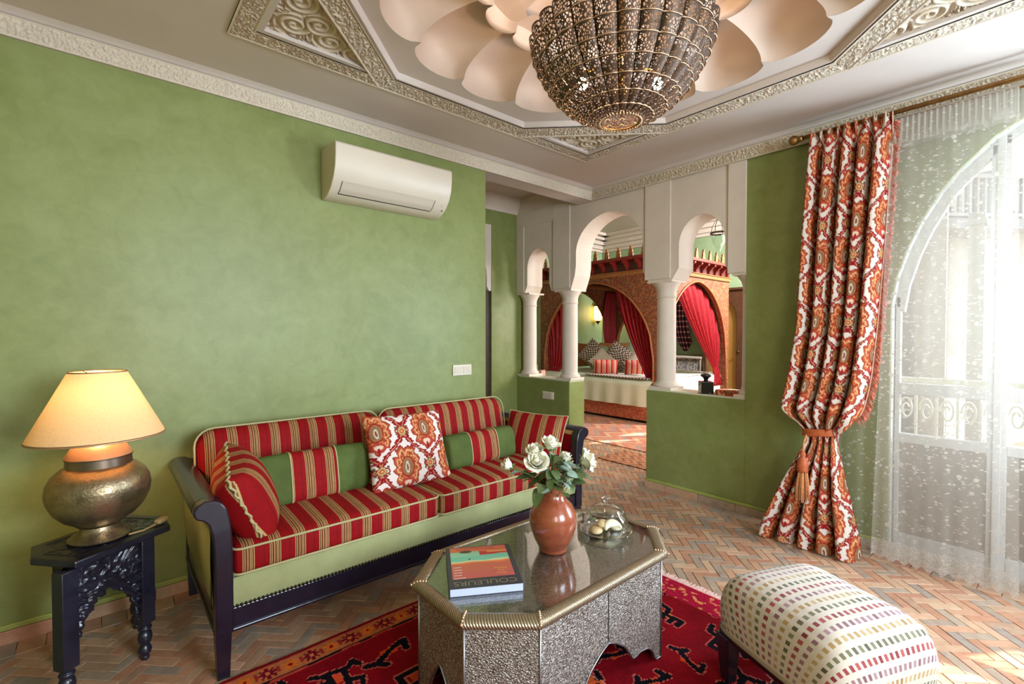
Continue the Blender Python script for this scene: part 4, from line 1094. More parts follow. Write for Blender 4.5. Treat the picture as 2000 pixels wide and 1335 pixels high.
# fringe along its window edge
b = MB(); PINKF = simple('coral_fringe', lin(206, 112, 92), .9, var=.35, vs=40)
for k in range(230):
    v = .06+k/230*(np.interp(.80, KZ[:, 0][::-1], cz[::-1])-.06); j = int(v/cz[-1]*(nv-1)); p = Vector((Xc[j, -1], Yc[j, -1], Zg[j, -1])); L = random.uniform(.022, .036)
    b.tube([p, p+Vector((random.uniform(-.008, .004), -L*.6, -L*.4)), p+Vector((random.uniform(-.012, .006), -L*1.0, -L*1.1))], [.0022, .0034, .002], 4)
    if k % 9 == 0: b.ball(tuple(p+Vector((-.004, -.026, -.012))), .011, 7, 5)
stuff(obj('fringe', b, PINKF, cur, True))
b = MB(); P_ = [(Xc[j, -1]-.002, Yc[j, -1], Zg[j, -1]) for j in range(0, int(nv*.72), 6)]; b.tube(P_, .004, 6); obj('edge_cord', b, simple('pale_cord', lin(226, 170, 150), .8), cur, True)
tb = thing('curtain_tieback', 'apricot tassel tieback round the waist of the damask curtain', 'tieback', (3.385, .975, .735))
APR = simple('apricot_silk', lin(214, 140, 84), .6, var=.25, vs=70, Sheen_Weight=.3); APR2 = simple('rust_silk', lin(184, 92, 48), .6, var=.25, vs=70)
P_ = [(.012-.055*math.sin(a)*1.0, .098*math.cos(a), .004*math.sin(3*a)) for a in np.linspace(-.3, PI+.3, 24)]
def ribbon(u, v):
    a = -.35+u*(PI+.7); return (.0-.062*math.sin(a), -.004+.10*math.cos(a), (v-.5)*.045-.012*math.cos(a))
b = MB(); b.grid(ribbon, 30, 5); o = obj('band', b, APR2, tb, True); s_ = o.modifiers.new('t', 'SOLIDIFY'); s_.thickness = .008
b = MB(); b.tube([(-.06, .055, -.02), (-.075, .066, -.08), (-.078, .068, -.13)], .006, 8); obj('cord', b, APR, tb, True)
b = MB(); b.lathe([(.001, -.12), (.012, -.125), (.018, -.14), (.013, -.155), (.02, -.165), (.03, -.19), (.033, -.215), (.028, -.235), (.033, -.25), (.001, -.25)], 18, -.078, .068); obj('tassel_head', b, APR2, tb, True)
b = MB()
for k in range(90):
    a = 2*PI*random.random(); r = .03*math.sqrt(random.random()); x, y = r*math.cos(a), r*math.sin(a)
    b.tube([(-.078+x*.8, .068+y*.8, -.245), (-.078+x*1.25, .068+y*1.25, -.34), (-.078+x*1.4, .068+y*1.4, -.43+random.uniform(-.008, .008))], .0028, 4)
stuff(obj('tassel_skirt', b, APR, tb, True))

# ================================================================ SOFA
OX, OY = 1.36, 2.52
sofa = thing('sofa', 'dark lacquered sofa with scrolled arms and red striped cushions along the green wall', 'sofa', (OX, OY, 0))
FELT = simple('sage_velvet', lin(156, 156, 110), .85, var=.12, vs=7, bump=.1, bs=60, Specular_IOR_Level=.2)
PIPE = simple('cream_piping', lin(178, 164, 120), .8); NAIL = simple('dark_brass_nail', lin(50, 36, 26), .35, .8)
FY, BY = 2.10-OY, 2.945-OY
xl, xr = .315-OX, 2.44-OX
for sx, x in ((-1, xl+.028), (1, xr-.028)):
    for y in (FY+.03, BY-.03):
        b = MB(); w0, w1 = .021, .028; V = [(x-w0, y-w0, 0), (x+w0, y-w0, 0), (x+w0, y+w0, 0), (x-w0, y+w0, 0), (x-w1, y-w1, .19), (x+w1, y-w1, .19), (x+w1, y+w1, .19), (x-w1, y+w1, .19)]
        b.add(V, [(3, 2, 1, 0), (4, 5, 6, 7), (0, 1, 5, 4), (1, 2, 6, 5), (2, 3, 7, 6), (3, 0, 4, 7)]); obj('leg', b, DARKWOOD, sofa, bevel=.003)
b = MB(); b.box(xl+.02, xr-.02, FY+.006, FY+.05, .188, .272); b.box(xl, xr, FY-.002, FY+.05, .182, .194); obj('front_rail', b, DARKWOOD, sofa, bevel=.003)
for x0_, x1_ in ((xl, xl+.05), (xr-.05, xr)):
    b = MB(); b.box(x0_+.006, x1_-.006, FY+.05, BY, .188, .272); b.box(x0_-.003, x1_, FY+.02, BY, .182, .194); obj('side_rail', b, DARKWOOD, sofa, bevel=.003)
b = MB(); b.box(xl, xr, BY-.035, BY+.012, .188, .70); obj('back_frame', b, DARKWOOD, sofa, bevel=.004)
def base_front(u, v):
    x = xl+.055+u*(xr-xl-.11); return (x, FY+.012-.010*math.sin(PI*v), .270+.118*v)
b = MB(); b.grid(base_front, 40, 8); b.box(xl+.05, xr-.05, FY+.03, BY-.03, .20, .386); obj('seat_base', b, FELT, sofa, True)
b = MB()
n = 130
for k in range(n):
    x = xl+.06+(xr-xl-.12)*k/(n-1); b.ball((x, FY+.004, .277), .0078, 6, 4, (.8, .7, 1))
for k in range(46):
    b.ball((xl-.004+.052*.0, FY+.06, .27+.37*k/45), .005, 6, 4, (.6, 1, 1))
stuff(obj('nail_trim', b, NAIL, sofa, True))
def arm(sx):
    # local profile for the left arm (x grows inwards), mirrored for the other
    p = [(0, .182), (0, .50), (-.006, .575), (-.018, .622), (-.036, .640), (-.054, .648), (-.066, .664), (-.066, .684), (-.054, .702), (-.030, .714), (.0, .712), (.026, .698), (.044, .668), (.054, .62), (.060, .55), (.062, .45), (.062, .182)]
    ex = xl if sx < 0 else xr; m = 1 if sx < 0 else -1
    P_ = [(ex+m*x, z) for x, z in p]
    if sx > 0: P_ = P_[::-1]
    b = MB(); b.prism(P_, FY-.004, FY+.056, 'y'); autosmooth(obj('arm_post', b, DARKWOOD, sofa, bevel=.006), 30)
    cap_ = [(-.040, .640), (-.058, .650), (-.068, .668), (-.066, .688), (-.054, .704), (-.030, .714), (.0, .712), (.026, .700), (.034, .684), (-.0, .68), (-.03, .67)]
    P_ = [(ex+m*x, z) for x, z in cap_]
    if sx > 0: P_ = P_[::-1]
    b = MB(); b.prism(P_, FY+.05, BY+.01, 'y'); autosmooth(obj('arm_cap', b, DARKWOOD, sofa, bevel=.004), 30)
    def outer(u, v):
        y = FY+.05+u*(BY-FY-.06); z = .27+.40*v; bow = .012*math.sin(PI*v)+.0; flare = -.03*max(0, (v-.65)/.35)**2
        return (ex+m*(.004-bow+flare), y, z)
    b = MB(); b.grid(outer, 20, 14); o = obj('arm_outer', b, FELT, sofa, True)
    def inner(u, v):
        y = FY+.05+u*(BY-FY-.10); z = .36+.33*v; return (ex+m*(.052-.018*v*v), y, z)
    b = MB(); b.grid(inner, 12, 8); obj('arm_inner', b, STRIPE, sofa, True)
arm(-1); arm(1)
def rbox(hx, hy, hz, r, n=10, crown=0, shape=None):
    mb = MB(); 
    def g(t, h): # denser near edges
        return h*math.sin(t*PI/2)
    for ax in range(3):
        for sg in (-1, 1):
            def f(u, v, ax=ax, sg=sg):
                q = [0, 0, 0]; h = (hx, hy, hz); o = [i for i in range(3) if i != ax]
                q[ax] = sg*h[ax]; q[o[0]] = g(-1+2*u, h[o[0]]); q[o[1]] = g(-1+2*v, h[o[1]])
                ii_ = [max(-h[i]+r, min(h[i]-r, q[i])) for i in range(3)]; d = Vector([q[i]-ii_[i] for i in range(3)])
                if d.length > 1e-9: d = d.normalized()*r
                p = [ii_[i]+d[i] for i in range(3)]
                if crown:
                    p[2] += crown*(1-(p[0]/hx)**2)*(1-(p[1]/hy)**2)*(1 if p[2] > 0 else -.3)
                if shape: p = shape(p)
                return p
            mb.grid(f, n, n)
    return mb
def box_edge(hx, hy, z, r, rad, bow=0):
    P_ = []
    for cx_, cy_, a0 in ((hx-r, hy-r, 0), (-hx+r, hy-r, PI/2), (-hx+r, -hy+r, PI), (hx-r, -hy+r, 1.5*PI)):
        for k in range(6): a = a0+PI/2*k/5; P_.append((cx_+r*math.cos(a), cy_+r*math.sin(a), z))
    P_.append(P_[0]); return MB().tube(P_, rad, 6, cap=False)
def cushion(name, hx, hy, hz, loc, rot, label=None):
    o = obj(name, rbox(hx, hy, hz, .035, 16, .022), STRIPE, sofa, True, fix=False); o.location = loc; o.rotation_euler = rot
    for s_ in (-1, 1): obj('piping', box_edge(hx+.001, hy+.001, s_*(hz-.012), .035, .005), PIPE, o, True)
    return o
sx0 = xl+.062; sxm = 1.328-OX; sx1 = xr-.062
cushion('seat_cushion', (sxm-sx0)/2-.003, .33, .062, ((sx0+sxm)/2, FY+.335, .447), (.0, 0, 0))
cushion('seat_cushion', (sx1-sxm)/2-.003, .33, .062, ((sx1+sxm)/2, FY+.335, .447), (.0, 0, 0))
def back_cushion(xa, xb, dx):
    def shp(p):
        return [p[0], p[1]*(1-.25*(p[2]+.2)/.4)-.02*math.cos(p[0]*2), p[2]-.012*(abs(p[0])/((xb-xa)/2))**4]
    o = obj('back_cushion', rbox((xb-xa)/2, .09, .187, .085, 20, 0, shp), STRIPE, sofa, True, fix=False); o.location = ((xa+xb)/2+dx, BY-.14, .68); o.rotation_euler = (-.17, 0, 0)
    P_ = []
    hx, hz, r = (xb-xa)/2, .186, .085
    for cx_, cz_, a0 in ((hx-r, hz-r, 0), (-hx+r, hz-r, PI/2), (-hx+r, -hz+r, PI), (hx-r, -hz+r, 1.5*PI)):
        for k in range(6): a = a0+PI/2*k/5; P_.append((cx_+r*math.cos(a), -.055, cz_+r*math.sin(a)))
    P_.append(P_[0]); obj('piping', MB().tube(P_, .005, 6, cap=False), PIPE, o, True)
back_cushion(.335-OX, 1.30-OX, 0); back_cushion(1.29-OX, 2.30-OX, 0)
# bolsters
GV = simple('moss_velvet', lin(80, 92, 44), .8, var=.2, vs=9, bump=.1, bs=120, Specular_IOR_Level=.2)
def bolster(label, L, hr, vr, loc, rz, tilt):
    t = thing('bolster', label, 'pillow', loc, rz, 'green and red bolsters on the sofa'); t.rotation_euler = (tilt, 0, rz)
    def seg(x0_, x1_):
        def f(u, v):
            x = x0_+(x1_-x0_)*u; a = 2*PI*v; k = 1-.05*(abs(x)/(L/2))**4; e = 1-.85*max(0, (abs(x)-L/2+.022)/.022)**3
            p = 3.4; c_, s__ = math.cos(a), math.sin(a)
            return (x, hr*k*e*np.sign(c_)*abs(c_)**(2/p), vr*k*e*np.sign(s__)*abs(s__)**(2/p))
        return f
    m = L*.19
    b = MB(); b.grid(seg(-L/2, -m), 18, 33); obj('velvet_end', b, GV, t, True)
    b = MB(); b.grid(seg(m, L/2), 18, 33); obj('velvet_end', b, GV, t, True)
    b = MB(); b.grid(seg(-m, m), 14, 33); obj('striped_middle', b, STRIPE, t, True)
    for s_ in (-1, 1):
        b = MB(); b.tube([tuple(Vector(seg(-m, m)(0 if s_ < 0 else 1, k/40))*1.012) for k in range(41)], .004, 6, cap=False); obj('piping', b, PIPE, t, True)
bolster('longer bolster with green ends and red middle, near the lamp end of the sofa', .58, .062, .125, (.80, 2.485, .632), 0, -.22)
bolster('plumper bolster with green ends and red middle, beside the far sofa arm', .56, .085, .105, (1.83, 2.46, .615), .04, -.2)
put_pillow('throw_pillow', 'square orange damask throw pillow in the middle of the sofa', 'pillow', .50, .42, .13, (1.30, 2.40, .695), (-.38, .03, .05), DAM, 'throw pillows on the sofa', lambda x, z: damask(x+.055, z+.10, 1), 200)
put_pillow('throw_pillow', 'red striped throw pillow with cream cord slumped on the arm by the lamp', 'pillow', .43, .35, .22, (.468, 2.33, .650), (-.42, -.16, 1.42), STRIPE, 'throw pillows on the sofa', pipe=PIPE, amp=.006)
put_pillow('throw_pillow', 'red striped throw pillow leaning on the arm near the passage', 'pillow', .44, .34, .15, (2.275, 2.40, .632), (-.52, .04, -1.12), STRIPE, 'throw pillows on the sofa', pipe=PIPE)

# ================================================================ SIDE TABLE AND LAMP
st = thing('side_table', 'black carved hexagonal Moorish side table under the brass lamp', 'table', (-.003, 2.527, 0))
hexp = [(-.214, .048), (-.205, -.09), (-.08, -.232), (.214, -.048), (.205, .09), (.08, .232)]
def inset(P_, k): return [(x*k, y*k) for x, y in P_]
b = MB(); b.prism(hexp, .505, .53, 'z'); obj('table_top', b, BLACKWOOD, st, bevel=.005)
def hexin(u, w, k=.78):
    d = np.full(u.shape, 9.)
    for i in range(6):
        x0_, y0_ = hexp[i]; x1_, y1_ = hexp[(i+1) % 6]; nx, ny = (y1_-y0_), -(x1_-x0_); l = math.hypot(nx, ny)
        d = np.minimum(d, -((u-x0_)*nx+(w-y0_)*ny)/l)
    return d
def h(u, w):
    x, y = u-.26, w-.26; d = hexin(x, y); v = .005*(vermi(x, y, 24, 2)-.5)
    return np.where(d > .045, v, np.where((d > .036) & (d < .042), .003, 0))
V, F = height_grid((-.26, -.26, .5305), (.52, 0, 0), (0, .52, 0), (0, 0, 1), 150, 150, h, keep=lambda u, w: hexin(u-.26, w-.26) > .008)
grid_obj('carved_inlay', V, F, BLACKWOOD, st)
legp = [(-.107, -.222), (.122, -.068), (.107, .222), (-.122, .068)]
for i in range(4):
    x, y = legp[i]; a = math.atan2(y, x); a = math.radians(35)
    b = MB(); V = []
    b.box(-.026, .026, -.026, .026, .155, .505); b.xform(Matrix.Translation((x, y, 0)) @ Matrix.Rotation(a, 4, 'Z'))
    b.lathe([(.001, .0), (.012, 0), (.016, .012), (.013, .022), (.021, .03), (.024, .044), (.018, .06), (.014, .066), (.022, .074), (.026, .095), (.022, .115), (.016, .122), (.024, .13), (.024, .138), (.018, .143), (.026, .158), (.001, .158)], 16, x, y)
    autosmooth(obj('leg', b, BLACKWOOD, st, bevel=.002), 40)
for i in range(4):
    p0 = np.array(legp[i]); p1 = np.array(legp[(i+1) % 4]); L = np.linalg.norm(p1-p0); d = (p1-p0)/L; nrm = np.array([d[1], -d[0]])
    Hh = .335
    def ok(u, w, L=L):   # panel with a pointed arch cut out, w measured up from z=.17
        t = np.abs(u-L/2)/(L/2-.028); arch_ = .205*np.sqrt(np.clip(1-t**1.6, 0, 1))-.02*np.abs(np.sin(t*9)); return (w > arch_) | (t > 1)
    def h(u, w, L=L, i=i):
        v = .010*vermi(u, w, 26, 30+i)
        t = np.abs(u-L/2)/(L/2-.028); arch_ = .205*np.sqrt(np.clip(1-t**1.6, 0, 1)); e = w-arch_
        v = np.where((e < .035) & (t < 1), .009+.004*np.sin((w*1.2+u)*150), v)
        return np.where((u < .012) | (u > L-.012) | (w > Hh-.012), .008, v)
    P0 = np.array([p0[0], p0[1], .17])
    V, F = height_grid(P0, np.array([d[0]*L, d[1]*L, 0]), (0, 0, Hh), np.array([nrm[0], nrm[1], 0]), 74, 104, h, keep=ok)
    o = grid_obj('carved_panel', V, F, BLACKWOOD, st); s_ = o.modifiers.new('t', 'SOLIDIFY'); s_.thickness = .012
HAM = Mat('hammered_bronze'); _c = HAM.coords(); HAM.color(HAM.ramp(HAM.noise(_c, 9, 5, .65), [(.3, lin(112, 98, 74)), (.55, lin(156, 136, 108)), (.75, lin(182, 152, 118))])); HAM.set(Metallic=.85, Roughness=.36)
HAM.bump(HAM.voro(_c, 95, 'SMOOTH_F1'), .25, .004); HAM = HAM.m
COP = simple('satin_copper', lin(190, 146, 112), .42, .6, var=.08, vs=10)
lp = thing('table_lamp', 'hammered bronze urn lamp with a wide glowing linen shade', 'lamp', (-.014, 2.512, .536)); lp.scale = (.775, .775, .885)
def sprof(p): return p
b = MB(); b.lathe([(.001, 0), (.128, 0), (.130, .006), (.120, .014), (.095, .028), (.082, .048), (.080, .066), (.001, .066)], 48); autosmooth(obj('foot', b, HAM, lp), 35)
b = MB(); b.lathe([(.078, .062), (.10, .068), (.108, .076), (.145, .096), (.184, .135), (.207, .182), (.213, .220), (.207, .258), (.188, .292), (.155, .318), (.134, .328), (.001, .328)], 56); autosmooth(obj('body', b, HAM, lp), 50)
b = MB(); b.lathe([(.084, .058), (.095, .064), (.103, .074), (.098, .078), (.084, .072)], 48); obj('ring', b, BRONZE, lp, True)
b = MB(); b.lathe([(.135, .324), (.133, .362), (.139, .365), (.139, .370), (.130, .372), (.001, .372)], 48); autosmooth(obj('collar', b, simple('brushed_pewter', lin(128, 112, 98), .3, .9), lp), 35)
b = MB(); b.lathe([(.138, .370), (.132, .380), (.114, .406), (.082, .428), (.045, .441), (.02, .444), (.001, .444)], 48); b.lathe([(.001, .440), (.028, .443), (.030, .449), (.012, .455), (.012, .52), (.001, .52)], 20); autosmooth(obj('lid', b, COP, lp), 35)
SHADE = Mat('lit_linen_shade')
_n = SHADE.noise(SHADE.coords('Object', (60, 60, 200)), 3, 4, .7)
_c1 = SHADE.ramp(_n, [(.3, lin(216, 178, 128)), (.6, lin(240, 206, 160))])
_tl = SHADE.n('ShaderNodeBsdfTranslucent'); _df = SHADE.n('ShaderNodeBsdfDiffuse'); _m = SHADE.n('ShaderNodeMixShader'); _m.inputs[0].default_value = .86
SHADE.l(_c1, _tl.inputs[0]); SHADE.l(_c1, _df.inputs[0]); SHADE.l(_tl.outputs[0], _m.inputs[1]); SHADE.l(_df.outputs[0], _m.inputs[2]); SHADE.l(_m.outputs[0], SHADE.out.inputs[0]); SHADE = SHADE.m
b = MB(); b.lathe([(.278, .455), (.118, .745)], 72); obj('shade', b, SHADE, lp, True)
b = MB(); b.lathe([(.2785, .452), (.280, .455), (.277, .461), (.2755, .457), (.2785, .452)], 72); obj('shade_trim', b, COP, lp, True); b = MB(); b.lathe([(.118, .742), (.120, .745), (.117, .749), (.116, .745), (.118, .742)], 72); obj('shade_trim', b, COP, lp, True)
b = MB(); b.tube([(0, 0, .50), (0, 0, .58)], .016, 10); 
for k in range(3): a = 2*PI*k/3; b.tube([(0, 0, .72), (.117*math.cos(a), .117*math.sin(a), .744)], .002, 4)
b.tube([(.016, 0, .55), (.05, 0, .62), (.03, 0, .70), (0, 0, .72)], .002, 4); obj('socket', b, BRASS, lp)
b = MB(); b.ball((0, 0, .62), .030, 14, 10, (1, 1, 1.25)); obj('bulb', b, BULB, lp, True)
light('lamp_bulb', 'POINT', (-.014, 2.512, 1.06), 9.5, (1, .62, .30), shadow_soft_size=.035)
b = MB(); b.tube([(.11, -.10, .008), (.17, -.075, .004), (.22, -.03, .006), (.245, .0, .012)], .0045, 6); obj('cord', b, simple('gold_flex', lin(176, 140, 90), .6), lp, True)
o = obj('inline_switch', rbox(.032, .017, .011, .008, 6), simple('cream_bakelite', lin(196, 166, 116), .5), lp, True, fix=False); o.location = (.255, .012, .012); o.rotation_euler = (0, 0, .85); o.scale = (1.1, 1.1, 1)
# ================================================================ RUG
RX0, RX1, RY0, RY1 = -.10, 2.345, .50, 2.095
def seg_d(px, py, a, c):
    ax, ay = a; bx_, by_ = c; dx, dy = bx_-ax, by_-ay; t = np.clip(((px-ax)*dx+(py-ay)*dy)/(dx*dx+dy*dy+1e-12), 0, 1)
    return np.hypot(px-ax-t*dx, py-ay-t*dy)
MOT = [
 [((-.05, -.03), (.05, -.03)), ((.05, -.03), (.05, .03)), ((.05, .03), (-.05, .03)), ((-.05, .03), (-.05, -.03)), ((.05, 0), (.10, .03)), ((.10, .03), (.13, .01)), ((-.05, 0), (-.09, -.02))],
 [((-.07, 0), (.07, 0)), ((-.07, 0), (-.07, .035)), ((-.035, 0), (-.035, .035)), ((0, 0), (0, .035)), ((.035, 0), (.035, .035)), ((.07, 0), (.07, .035)), ((.0, 0), (.01, -.04)), ((.01, -.04), (.05, -.05))],
 [((-.045, -.025), (.045, -.025)), ((.045, -.025), (.055, .02)), ((.055, .02), (-.03, .03)), ((-.03, .03), (-.045, -.025)), ((-.03, -.025), (-.06, -.07)), ((0, -.025), (-.01, -.075)), ((.03, -.025), (.05, -.07)), ((-.02, .03), (-.05, .07)), ((-.05, .07), (-.02, .085)), ((.03, .025), (.05, .065)), ((.05, .065), (.08, .055)), ((.055, 0), (.10, -.02)), ((.10, -.02), (.12, .01))],
 [((-.06, -.02), (0, .0)), ((0, 0), (.05, .03)), ((.05, .03), (.03, .05)), ((.05, .03), (.08, .02)), ((-.06, -.02), (-.05, .02))],
]
def rug_color(x, y):
    n = vnoise(x*60, y*60, 2); n2 = vnoise(x*9, y*9, 4)
    q = 1/150.; px = np.round(x/q)*q; py = np.round(y/q)*q      # knots
    s = RY1-py; e = RX1-px; wob = .004*(vnoise(x*14, y*3, 6)-.5)
    s = s+wob
    c = np.empty(x.shape+(3,)); c[:] = A(124, 7, 20)
    c = c*(.78+.4*n2)[..., None]*(.9+.25*n)[..., None]
    def put(m, col, k=None): c[m] = col*(.88+.28*n[m])[:, None]
    # motifs in the field
    rng = random.Random(11)
    for i in range(11):
        for j in range(7):
            mx = RX0+.12+i*.225+rng.uniform(-.03, .03); my = RY1-.25-j*.215+rng.uniform(-.03, .03); mo = MOT[rng.randrange(4)]; rot = rng.choice((0, 1, 2, 3)); fl = rng.choice((-1, 1)); k = rng.uniform(1.05, 1.4)
            if my < RY0+.1: continue
            w = (np.abs(px-mx) < .17) & (np.abs(py-my) < .17); lx, ly = (px[w]-mx)/k, (py[w]-my)/k*fl
            for _ in range(rot): lx, ly = ly, -lx
            d = np.full(lx.shape, 9.)
            for a, b_ in mo: d = np.minimum(d, seg_d(lx, ly, a, b_))
            cc = c[w]; nn = n[w][:, None]
            cc[(d < .0150)] = A(190, 88, 76); cc[d < .0108] = A(16, 11, 20)
            inner = (np.abs(lx) < .022) & (np.abs(ly) < .014) & (d > .008)
            cc[inner] = A(206, 70, 36) if rng.random() < .7 else A(214, 120, 60)
            c[w] = cc
    for (mx, my, r) in ((1.98, .60, .15), (.42, 1.16, .17), (1.2, 1.3, .3), (.75, .60, .14)):
        d = np.hypot((px-mx), (py-my)*1.2); th = np.arctan2(py-my, px-mx); rr = r*(1+.12*np.cos(8*th))
        put(d < rr, A(212, 88, 40)); put((d < rr) & (vnoise(px*46, py*46, 9) > .62), A(40, 20, 26)); put((d > rr) & (d < rr+.008), A(206, 130, 110)); put(d < r*.35, A(150, 16, 30))
    # long side border
    lb = s < .135
    put(lb, A(116, 8, 20)); put((s > .030) & (s < .118), A(176, 98, 56)); put((s > .024) & (s < .030), A(176, 76, 60)); put(s < .024, A(116, 8, 18))
    per = .165; k = (px-RX0) % per-per/2; sy = s-.074; odd = ((px-RX0+per/2) % per)-per/2
    th = np.arctan2(sy, k); r1 = np.hypot(k, sy)
    put((r1 < .030+.010*np.cos(8*th)) & lb, A(110, 10, 30)); put((r1 < .009) & lb, A(206, 110, 60))
    th = np.arctan2(sy, odd); r2 = np.hypot(odd, sy)
    put((r2 < .026+.007*np.cos(7*th)) & lb, A(214, 106, 32)); put((r2 < .008) & lb, A(130, 10, 26))
    put((np.abs(np.abs(k)-per/4) < .007) & (np.abs(sy) < .02) & lb, A(150, 40, 40))
    put((s > .118) & (s < .128), A(26, 18, 22)); put((s > .128) & (s < .136), A(170, 60, 50))
    # far end
    put((e < .012) & (s > .0), A(214, 150, 140)); put((e > .012) & (e < .03), A(150, 16, 40)); 
    z = (e > .03) & (e < .17) & (s > .136); c[z] = (A(164, 20, 50)*(.85+.3*n[z])[:, None])
    put(z & (np.abs(e-.085-.03*np.sin(py*34)) < .010) & (vnoise(px*40, py*40, 12) > .45), A(220, 140, 84))
    put(z & (vnoise(px*55, py*55, 15) > .83), A(206, 120, 80))
    return c
nx, ny = 820, 535
gx, gy = np.meshgrid(np.linspace(RX0, RX1, nx), np.linspace(RY0, RY1, ny))
edge = np.minimum.reduce([gx-RX0, RX1-gx, gy-RY0, RY1-gy])
yo = gy+.010*(vnoise(gx*5, gx*0, 3)-.5)*np.clip((gy-1.6)/.4, 0, 1)
gz = .0105+.0015*vnoise(gx*120, gy*120, 1)+.004*np.clip(vnoise(gx*3, gy*3, 8)-.5, 0, 1); gz = np.where(edge < .008, .010*np.clip(edge/.008, 0, 1)+.0015, gz)
V = np.stack([gx, yo, gz], -1).reshape(-1, 3); ii = np.arange(nx*ny).reshape(ny, nx); F = np.stack([ii[:-1, :-1], ii[:-1, 1:], ii[1:, 1:], ii[1:, :-1]], -1).reshape(-1, 4)
RUGM = vcol('rug_wool', .95, .2, 300, 0, Specular_IOR_Level=.08)
rug = grid_obj('rug', V, F, RUGM, None, True, rug_color(gx, gy).reshape(-1, 3)); tag(rug, 'crimson hand knotted rug with a starred tan border under the coffee table', 'rug')
b = MB()
for k in range(420):
    y = RY0+.005+(RY1-RY0-.01)*k/419+random.uniform(-.001, .001); L = random.uniform(.025, .05); w = random.uniform(-.012, .012)
    b.tube([(RX1-.006, y, .008), (RX1+L*.5, y+w*.5, .006), (RX1+L, y+w, .004)], .0022, 4)
stuff(obj('fringe', b, simple('pale_pink_fringe', lin(216, 172, 160), .9), rug))

# ================================================================ COFFEE TABLE
CG = Mat('clear_pressed_glass'); _g = CG.n('ShaderNodeBsdfGlossy'); _g.inputs['Roughness'].default_value = .03; _t = CG.n('ShaderNodeBsdfTransparent'); _t.inputs[0].default_value = (.95, .965, .96, 1)
_f = CG.n('ShaderNodeLayerWeight'); _ff = E.op('POWER', E(_f.outputs['Facing']), 2.2)*.85+.07; _x = CG.n('ShaderNodeMixShader'); CG.l(_ff.v, _x.inputs[0]); CG.l(_t.outputs[0], _x.inputs[1]); CG.l(_g.outputs[0], _x.inputs[2]); CG.l(_x.outputs[0], CG.out.inputs[0]); CG = CG.m
TX, TY = 1.386, 1.363
ct = thing('coffee_table', 'octagonal embossed metal coffee table with glass top on the red rug', 'table', (TX, TY, .012))
EMB = Mat('embossed_tin'); _c = EMB.coords('Object', (1, 1, 1))
_v = EMB.voro(_c, 125, 'DISTANCE_TO_EDGE', 1); _n = EMB.noise(_c, 190, 3, .7)
EMB.color(EMB.mix(.28, EMB.ramp(_n, [(.38, lin(44, 36, 32)), (.5, lin(140, 128, 118)), (.60, lin(224, 218, 210))]), EMB.ramp(EMB.noise(_c, 5, 4), [(.35, lin(136, 116, 98)), (.65, lin(172, 162, 156))])))
EMB.set(Metallic=.7, Roughness=.36); EMB.bump(E(_v).mn(.22)+E(_n)*.35, .9, .006); EMB = EMB.m
RIMM = Mat('rope_brass'); _t = RIMM.n('ShaderNodeUVMap').outputs[0]; _s = RIMM.n('ShaderNodeSeparateXYZ'); RIMM.l(_t, _s.inputs[0])
_w = ((E(_s.outputs[0])*1.+E(_s.outputs[1])*.6)*2*PI*105).sin(); RIMM.set(Base_Color=lin(164, 146, 122), Metallic=.8, Roughness=.36); RIMM.bump(_w, .45, .0025); RIMM = RIMM.m
def octo(hx, hy, cx_, cy_): return [(hx-cx_, -hy), (hx, -hy+cy_), (hx, hy-cy_), (hx-cx_, hy), (-hx+cx_, hy), (-hx, hy-cy_), (-hx, -hy+cy_), (-hx+cx_, -hy)]
body = octo(.530, .298, .182, .158); top = octo(.552, .320, .186, .163); inn = octo(.512, .280, .178, .156)
ZT = .440
# rim: rounded brass edging, one piece per side, mitred
rp = [(0, .0), (1, .0), (1, .0)]
for i in range(8):
    j = (i+1) % 8; o0, o1 = Vector(top[i]+(0,)), Vector(top[j]+(0,)); i0, i1 = Vector(inn[i]+(0,)), Vector(inn[j]+(0,)); L = (o1-o0).length
    V = []; UV = []; pr = [(1, .410), (.25, .408), (.04, .414), (0, .424), (.04, .434), (.3, .441), (.75, .443), (1, .440), (1.0, .432)]
    n = 24
    for q in range(n):
        f = q/(n-1); po = o0.lerp(o1, f); pi = i0.lerp(i1, f)
        for m, (t, z) in enumerate(pr): p = po.lerp(pi, t); V.append((p.x, p.y, z)); UV.append((f*L, m*.008))
    m = len(pr); F = [(q*m+k, q*m+k+1, (q+1)*m+k+1, (q+1)*m+k) for q in range(n-1) for k in range(m-1)]
    add_arrays('rim', V, F, RIMM, ct, True, None, UV)
b = MB()
for i in range(8):
    o0 = Vector(top[i]+(0,)); i0 = Vector(inn[i]+(0,))
    for q in range(6): p = o0.lerp(i0, q/5); b.ball((p.x, p.y, .430+.012*math.sin(PI*min(1, q/3)*.5)), .0055, 6, 5)
stuff(obj('corner_beads', b, GILT, ct, True))
b = MB(); b.prism(inn, .418, .428, 'z'); EMB2 = Mat('embossed_tin_under_glass'); _c = EMB2.coords(); _n = EMB2.noise(_c, 120, 4, .7); EMB2.color(EMB2.ramp(_n, [(.36, lin(96, 84, 70)), (.5, lin(150, 140, 124)), (.64, lin(190, 180, 164))])); EMB2.set(Metallic=.3, Roughness=.45); EMB2.bump(_n, .5, .003)
obj('top_sheet', b, EMB2.m, ct)
b = MB(); b.prism([(x*.996, y*.994) for x, y in inn], .4315, .4365, 'z'); obj('glass_top', b, CG, ct)
